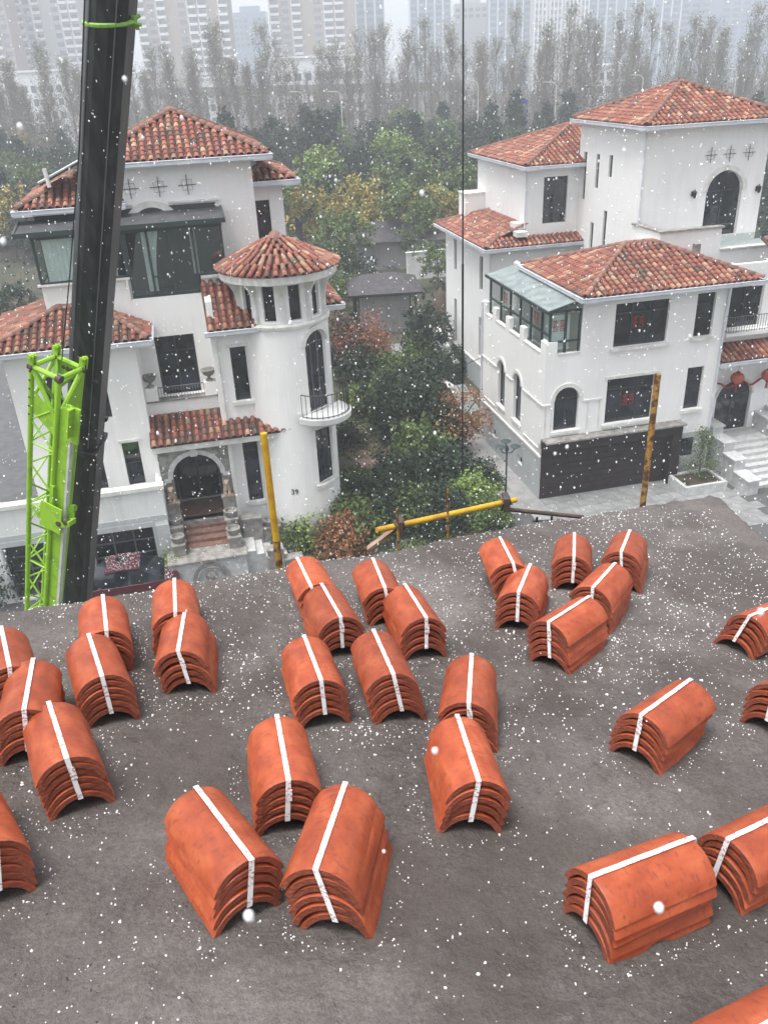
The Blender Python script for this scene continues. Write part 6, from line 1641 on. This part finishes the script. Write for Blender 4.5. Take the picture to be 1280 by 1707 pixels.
g = G(690, 760); tree('darkr0', g, .5, 'dark evergreen tree in the middle of the garden', None, name='evergreen_tree')
g = G(650, 720); tree('darkr1', g, .42, 'dark evergreen tree behind the brick path', None, name='evergreen_tree')
g = G(715, 610); tree('darkr0', g, .5, 'dark tree between the pavilion and the right villa', None, name='evergreen_tree')
g = G(665, 850); tree('darkr1', g, .35, 'slim dark tree standing behind the left end of the yellow rail', None, name='evergreen_tree')
# bare branches beside the turret and pine in the planter
mb = MB(); g = G(560, 905)
def twig(p, d, ln, r_, lv):
    e = p + d * ln; mb.tube(p, e, r_, 4, r_ * .6, False)
    if lv: 
        for _ in range(3): twig(p.lerp(e, random.uniform(.5, 1)), (d + V3((random.uniform(-.7, .7), random.uniform(-.5, .5), random.uniform(-.2, .5)))).normalized(), ln * .62, r_ * .6, lv - 1)
for k in range(6): twig(V3((g.x, g.y - 1, 0)), V3((random.uniform(-.7, .3), -.1, 1)).normalized(), 1.0, .02, 3)
mb.build('bare_shrub', M['bark'], label='leafless twiggy shrub reaching across the white turret wall', cat='shrub')
pl_ = empty('planter_bed', RW(6.9, -1.1, 0), R(12.4), label='raised grey stone planter with dark soil right of the brown garage', cat='planter')
for q in ((-1.0, 1.0, -.75, -.6), (-1.0, 1.0, .6, .75), (-1.0, -.85, -.599, .599), (.85, 1.0, -.599, .599)):
    mb = MB(); mb.box(*q, 0, .5); mb.build('kerb', M['palestone'], pl_)
mb = MB(); mb.box(-.85, .85, -.6, .6, 0, .42); mb.build('soil', M['soil'], pl_)
tree_proto('pine', 2.6, .8, 'cone', 'lf_mid', 60, 30, .045, .16, trunkr=.05)
tree('pine', RW(7.1, -.9, .42), .85, 'small pine tree growing in the stone planter', None, name='pine_tree')
bush('bush0', RW(6.3, -1.2), .3, 'tiny dark shrub in the stone planter', None)
# trees standing behind the villas, read off the photo (foot pixel, key, scale, label)
TR_ = [(545, 392, 'bright', 1.15, 'tall bright green tree standing behind the turret roof'), (612, 432, 'yel0', 1.0, 'yellow green tree with gold top behind the pavilion'), (512, 420, 'yel1', .9, 'yellowish tree directly right of the rear balcony of the left villa'), (575, 470, 'mid0', .8, 'dark green tree right of the turret roof'), (690, 440, 'mid1', .95, 'olive green tree between the villas, left of the rope'),
       (735, 430, 'yel1', .9, 'yellow brown tree directly left of the right villa'), (700, 385, 'mid0', 1.0, 'mid green tree behind the olive one'), (640, 400, 'mid1', 1.0, 'tall mid green tree left of the rope'), (655, 350, 'bright', 1.2, 'green tree rising above the dark woods in the middle'), (770, 400, 'mid1', 1.0, 'green tree behind the lower roof of the right villa'),
       (30, 430, 'yel0', 1.0, 'yellow brown tree at the left border behind the left villa'), (75, 370, 'mid0', 1.0, 'green tree behind the rear roof of the left villa'), (15, 350, 'mid1', 1.1, 'dark green tree at the left photo border'), (60, 300, 'yel1', 1.2, 'yellowish round tree top at the upper left'), (110, 330, 'darkr0', 1.0, 'dark tree left of the crane boom'), (-25, 400, 'bright', 1.0, 'light green tree cut by the left border'),
       (600, 520, 'darkr0', .55, 'dark tree left behind the pavilion'), (560, 540, 'mid0', .5, 'small green tree between turret and pavilion'), (730, 480, 'mid1', .5, 'hedge like green tree behind the white garden wall'), (1150, 235, 'yel0', 1.2, 'yellowish tree top right of the tower roof ridge'), (590, 360, 'darkr1', 1.0, 'dark tree between the bright green and yellow ones')]
for px, py, key, s, lb in TR_:
    g = G(px, py); tree(key, g, s, lb, 'garden trees behind the villas')
# dark wood band
rs = random.Random(5)
for i in range(210):
    Y = rs.choice([rs.uniform(88, 112), rs.uniform(105, 135), rs.uniform(130, 158)]); X = rs.uniform(-.62 * Y - 4, .62 * Y + 4)
    u, v, z = proj((X, Y, 0))
    key = rs.choice(['ever0', 'ever1', 'ever2', 'darkr0', 'darkr1', 'ever1', 'mid0', 'darkr1'] if Y > 100 else ['darkr0', 'mid0', 'mid1', 'ever0', 'yel0', 'darkr1'])
    s = rs.uniform(.75, 1.12) if Y < 130 else rs.uniform(.95, 1.3)
    tree(key, (X, Y, 0), s, {'e': 'dark conical evergreen standing in the wood band behind the villas', 'd': 'dark round tree standing in the wood band behind the villas', 'm': 'green round tree standing in the wood band behind the villas', 'y': 'yellow green round tree standing in the wood band behind the villas'}[key[0]], 'trees of the dark wood band, ' + {'e': 'conical ones', 'd': 'dark round ones', 'm': 'green ones', 'y': 'yellowish ones'}[key[0]])
for i in range(12):
    Y = rs.uniform(62, 88); X = rs.uniform(-.6 * Y, .62 * Y)
    if X < -14 or X > 24: pass
    g = (X, Y, 0); u, v, z = proj(g)
    if 560 < u < 800 and v > 420: continue
    key = rs.choice(['mid0', 'darkr0', 'yel1']); tree(key, g, rs.uniform(.5, .8), {'d': 'dark round tree just behind the villas', 'm': 'green round tree just behind the villas', 'y': 'yellowish round tree just behind the villas'}[key[0]], 'low trees just behind the villas, ' + {'d': 'dark', 'm': 'green', 'y': 'yellowish'}[key[0]])
# poplar screen
for i in range(210):
    row = i % 3; Y = [168, 180, 196][row] + rs.uniform(-4, 4); X = -112 + (i // 3) * 3.3 + rs.uniform(-2.2, 2.2)
    s = rs.choice([rs.uniform(.55, .8), rs.uniform(.72, .95), rs.uniform(.8, .98)]) * (1.0 if row else .9)
    tree('pop%d' % rs.randrange(5), (X, Y, 0), s, 'tall thin hazy poplar with upright sparse branches in the screen below the towers', 'poplars of the hazy tree screen', name='poplar_tree')
for i in range(60):
    Y = rs.uniform(158, 190); X = -100 + i * 3.5 + rs.uniform(-3, 3)
    tree('grey', (X, Y, 0), rs.uniform(.8, 1.5), 'grey leafless bushy tree at the foot of the poplar screen', 'bare trees at the foot of the poplars', name='bare_tree')
# ground cover of the garden
gc = MB(); cc = []
while len(cc) < 5200:
    px = rng.uniform(480, 850); py = rng.uniform(560, 960); g = G(px, py)
    lx = HR.mw.inverted() @ g
    if lx.x > -1.7 and lx.y > -3: continue
    ll = HL.mw.inverted() @ g
    if (ll - tc_).xy.length < 1.9 or (ll.x < 5.2 and ll.y > -1): continue
    if noise.noise(V3((g.x * .5, g.y * .5, 4))) < -.15: continue
    cc.append((g.x, g.y, .08))
leaves(gc, cc, .06, 6, .14, .5); gc.build('ground_cover', M['lf_mid'], kind='stuff')
cc = [(x, y, .1) for x, y in zip(rng.uniform(-110, 110, 5000), rng.uniform(62, 165, 5000))]
gc = MB(); leaves(gc, cc, .25, 8, .8, .4); gc.build('undergrowth', M['lf_dark'], kind='stuff')

# ================================================================== FAR CITY
def rotbox(mb, c, hx, hy, z0, z1): mb.box(c[0] - hx, c[0] + hx, c[1] - hy, c[1] + hy, z0, z1)
def far_tower(px0, px1, Y, hgt, wm, label, cols=6, fl=3.1, style='balcony', rz=0, zmin=18, wcol='towerwin'):
    a = atY(px0, 60, Y); b = atY(px1, 60, Y); w_ = (b - a).length; cx = (a.x + b.x) / 2
    rt = empty('tower_block', (cx, Y, 0), rz, label=label, cat='tower block', group='hazy tower blocks on the skyline')
    mb = MB(); mb.box(-w_ / 2, w_ / 2, 0, 13, 0, hgt); mb.box(-w_ * .3, w_ * .3, 3, 10, hgt, hgt + 3); mb.build('wall', M[wm], rt)
    cw = w_ / cols; n = 0
    wb = MB(); wb.box(-cw * .32, cw * .32, -.05, .2, -fl * .28, fl * .28); wm_ = None
    bb = MB(); bb.box(-cw * .44, cw * .44, -1.3, -.06, -fl * .45, -fl * .12); bb.box(-cw * .44, -cw * .38, -1.3, -.06, -fl * .12, fl * .5); bm_ = None
    z = fl * (int(zmin / fl) + .5)
    while z < min(hgt - 2, 66) and n < 290:
        for i in range(cols):
            if cols > 5 and i % 4 == 3: continue
            x = -w_ / 2 + cw * (i + .5)
            if wm_ is None: o = wb.build('window', M[wcol], rt); wm_ = o.data; o.location = (x, 0, z)
            else: link('window', wm_, rt, Matrix.Translation((x, 0, z)))
            if style == 'balcony' and i % 3 != 1:
                if bm_ is None: o = bb.build('balcony', M['balcony'], rt); bm_ = o.data; o.location = (x, 0, z)
                else: link('balcony', bm_, rt, Matrix.Translation((x, 0, z)))
            n += 1
        z += fl
    if style == 'rib':
        mb = MB()
        for i in range(cols + 1): x = -w_ / 2 + cw * i; mb.box(x - .3, x + .3, -.5, -.01, 0, hgt)
        mb.build('pilaster', M['balcony'], rt)
    return rt
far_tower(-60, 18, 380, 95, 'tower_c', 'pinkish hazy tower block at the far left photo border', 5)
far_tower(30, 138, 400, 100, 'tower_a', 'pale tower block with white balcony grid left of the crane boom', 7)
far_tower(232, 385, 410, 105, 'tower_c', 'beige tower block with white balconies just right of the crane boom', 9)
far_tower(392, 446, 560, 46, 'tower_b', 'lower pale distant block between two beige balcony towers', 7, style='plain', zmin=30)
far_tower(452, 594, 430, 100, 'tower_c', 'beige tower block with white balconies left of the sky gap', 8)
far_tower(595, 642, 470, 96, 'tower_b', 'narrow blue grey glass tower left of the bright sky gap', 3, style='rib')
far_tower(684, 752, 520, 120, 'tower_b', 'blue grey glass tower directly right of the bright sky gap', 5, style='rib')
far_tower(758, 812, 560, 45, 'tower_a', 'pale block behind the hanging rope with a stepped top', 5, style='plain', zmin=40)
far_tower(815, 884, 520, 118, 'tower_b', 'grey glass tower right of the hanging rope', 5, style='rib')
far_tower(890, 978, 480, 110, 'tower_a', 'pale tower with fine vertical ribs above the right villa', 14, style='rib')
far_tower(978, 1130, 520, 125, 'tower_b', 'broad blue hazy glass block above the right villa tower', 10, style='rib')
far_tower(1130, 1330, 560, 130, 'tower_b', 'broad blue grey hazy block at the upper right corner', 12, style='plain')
# low white buildings behind the poplars and elevated walkway
def low_block(px0, px1, ytop, Y, label, cols):
    a = atY(px0, ytop, Y); b = atY(px1, ytop, Y); rt = empty('low_building', ((a.x + b.x) / 2, Y, 0), label=label, cat='building'); w_ = b.x - a.x; hgt = (a.z + b.z) / 2
    mb = MB(); mb.box(-w_ / 2, w_ / 2, 0, 12, 0, hgt); mb.box(-w_ / 2 - .3, w_ / 2 + .3, -.3, 12.3, hgt, hgt + .5); mb.build('wall', M['balcony'], rt)
    wb = MB(); cw = w_ / cols; wb.box(-cw * .3, cw * .3, -.04, .2, -.8, .8); md = None; z = 2.0
    while z < hgt - 1.2:
        for i in range(cols):
            p = (-w_ / 2 + cw * (i + .5), 0, z)
            if md is None: o = wb.build('window', M['towerwin'], rt); md = o.data; o.location = p
            else: link('window', md, rt, Matrix.Translation(p))
        z += 3.2
low_block(452, 606, 95, 235, 'low white building with small windows seen through the poplars left of centre', 9)
low_block(330, 395, 130, 250, 'small pale building behind the poplars right of the crane boom', 5)
low_block(960, 1060, 110, 245, 'pale low building behind the poplars above the right villa', 8)
low_block(0, 100, 120, 250, 'pale low building behind the trees at the upper left', 7)
vd = empty('elevated_walkway', (0, 0, 0), label='grey elevated walkway on thin columns crossing behind the woods', cat='bridge')
a = atY(240, 162, 215); b = atY(775, 150, 222)
mb = MB(); mb.obox(a, b - a, V3((0, 5, 0)), V3((0, 0, .9))); mb.obox(a + V3((0, 0, .9)), b - a, V3((0, .3, 0)), V3((0, 0, 1.0))); mb.build('deck', M['greywall'], vd)
for k in range(12):
    p = a.lerp(b, k / 11); mb = MB(); mb.box(p.x - .4, p.x + .4, p.y + 1, p.y + 2, 0, p.z); mb.build('column', M['greywall'], vd)
for (px, pyt, pyb, lb) in ((505, 158, 188, 'white lamp post left of the pair before the low white building'), (568, 158, 188, 'white lamp post right of the pair before the low white building'), (797, 140, 190, 'white lamp post right of the hanging rope'), (927, 142, 170, 'grey curved lamp post above the small hip roof'), (1072, 130, 165, 'thin lamp post left of the tower roof peak'), (1228, 120, 150, 'curved pale lamp post at the upper right')):
    Y = 154; t_ = atY(px, pyt, Y); rt = empty('road_lamp', (t_.x, Y, 0), label=lb, cat='lamp post'); mb = MB(); mb.tube((0, 0, 0), (0, 0, t_.z), .13, 8, .09); mb.build('pole', M['offwhite'], rt)
    mb = MB(); mb.path([V3((0, 0, t_.z)), V3((-.5, 0, t_.z + .5)), V3((-1.6, 0, t_.z + .6))], .07, 6); mb.box(-2.2, -1.5, -.15, .15, t_.z + .55, t_.z + .68); mb.build('lamp_head', M['offwhite'], rt)
g = atY(872, 172, 148); mb = MB(); mb.prism([(-.75, 0, 0), (.75, 0, 0), (.7, 0, .5), (0, 0, .8), (-.7, 0, .5)], (0, 1.5, 0)); mb.tube((-.7, .1, -g.z), (-.7, .1, 0), .05, 6); mb.tube((.7, .1, -g.z), (.7, .1, 0), .05, 6); mb.tube((-.7, 1.4, -g.z), (-.7, 1.4, 0), .05, 6); mb.tube((.7, 1.4, -g.z), (.7, 1.4, 0), .05, 6)
o = mb.build('canopy_tent', M['bluetarp'], label='small blue canopy among the dark trees above the right villa small roof', cat='canopy'); o.location = g
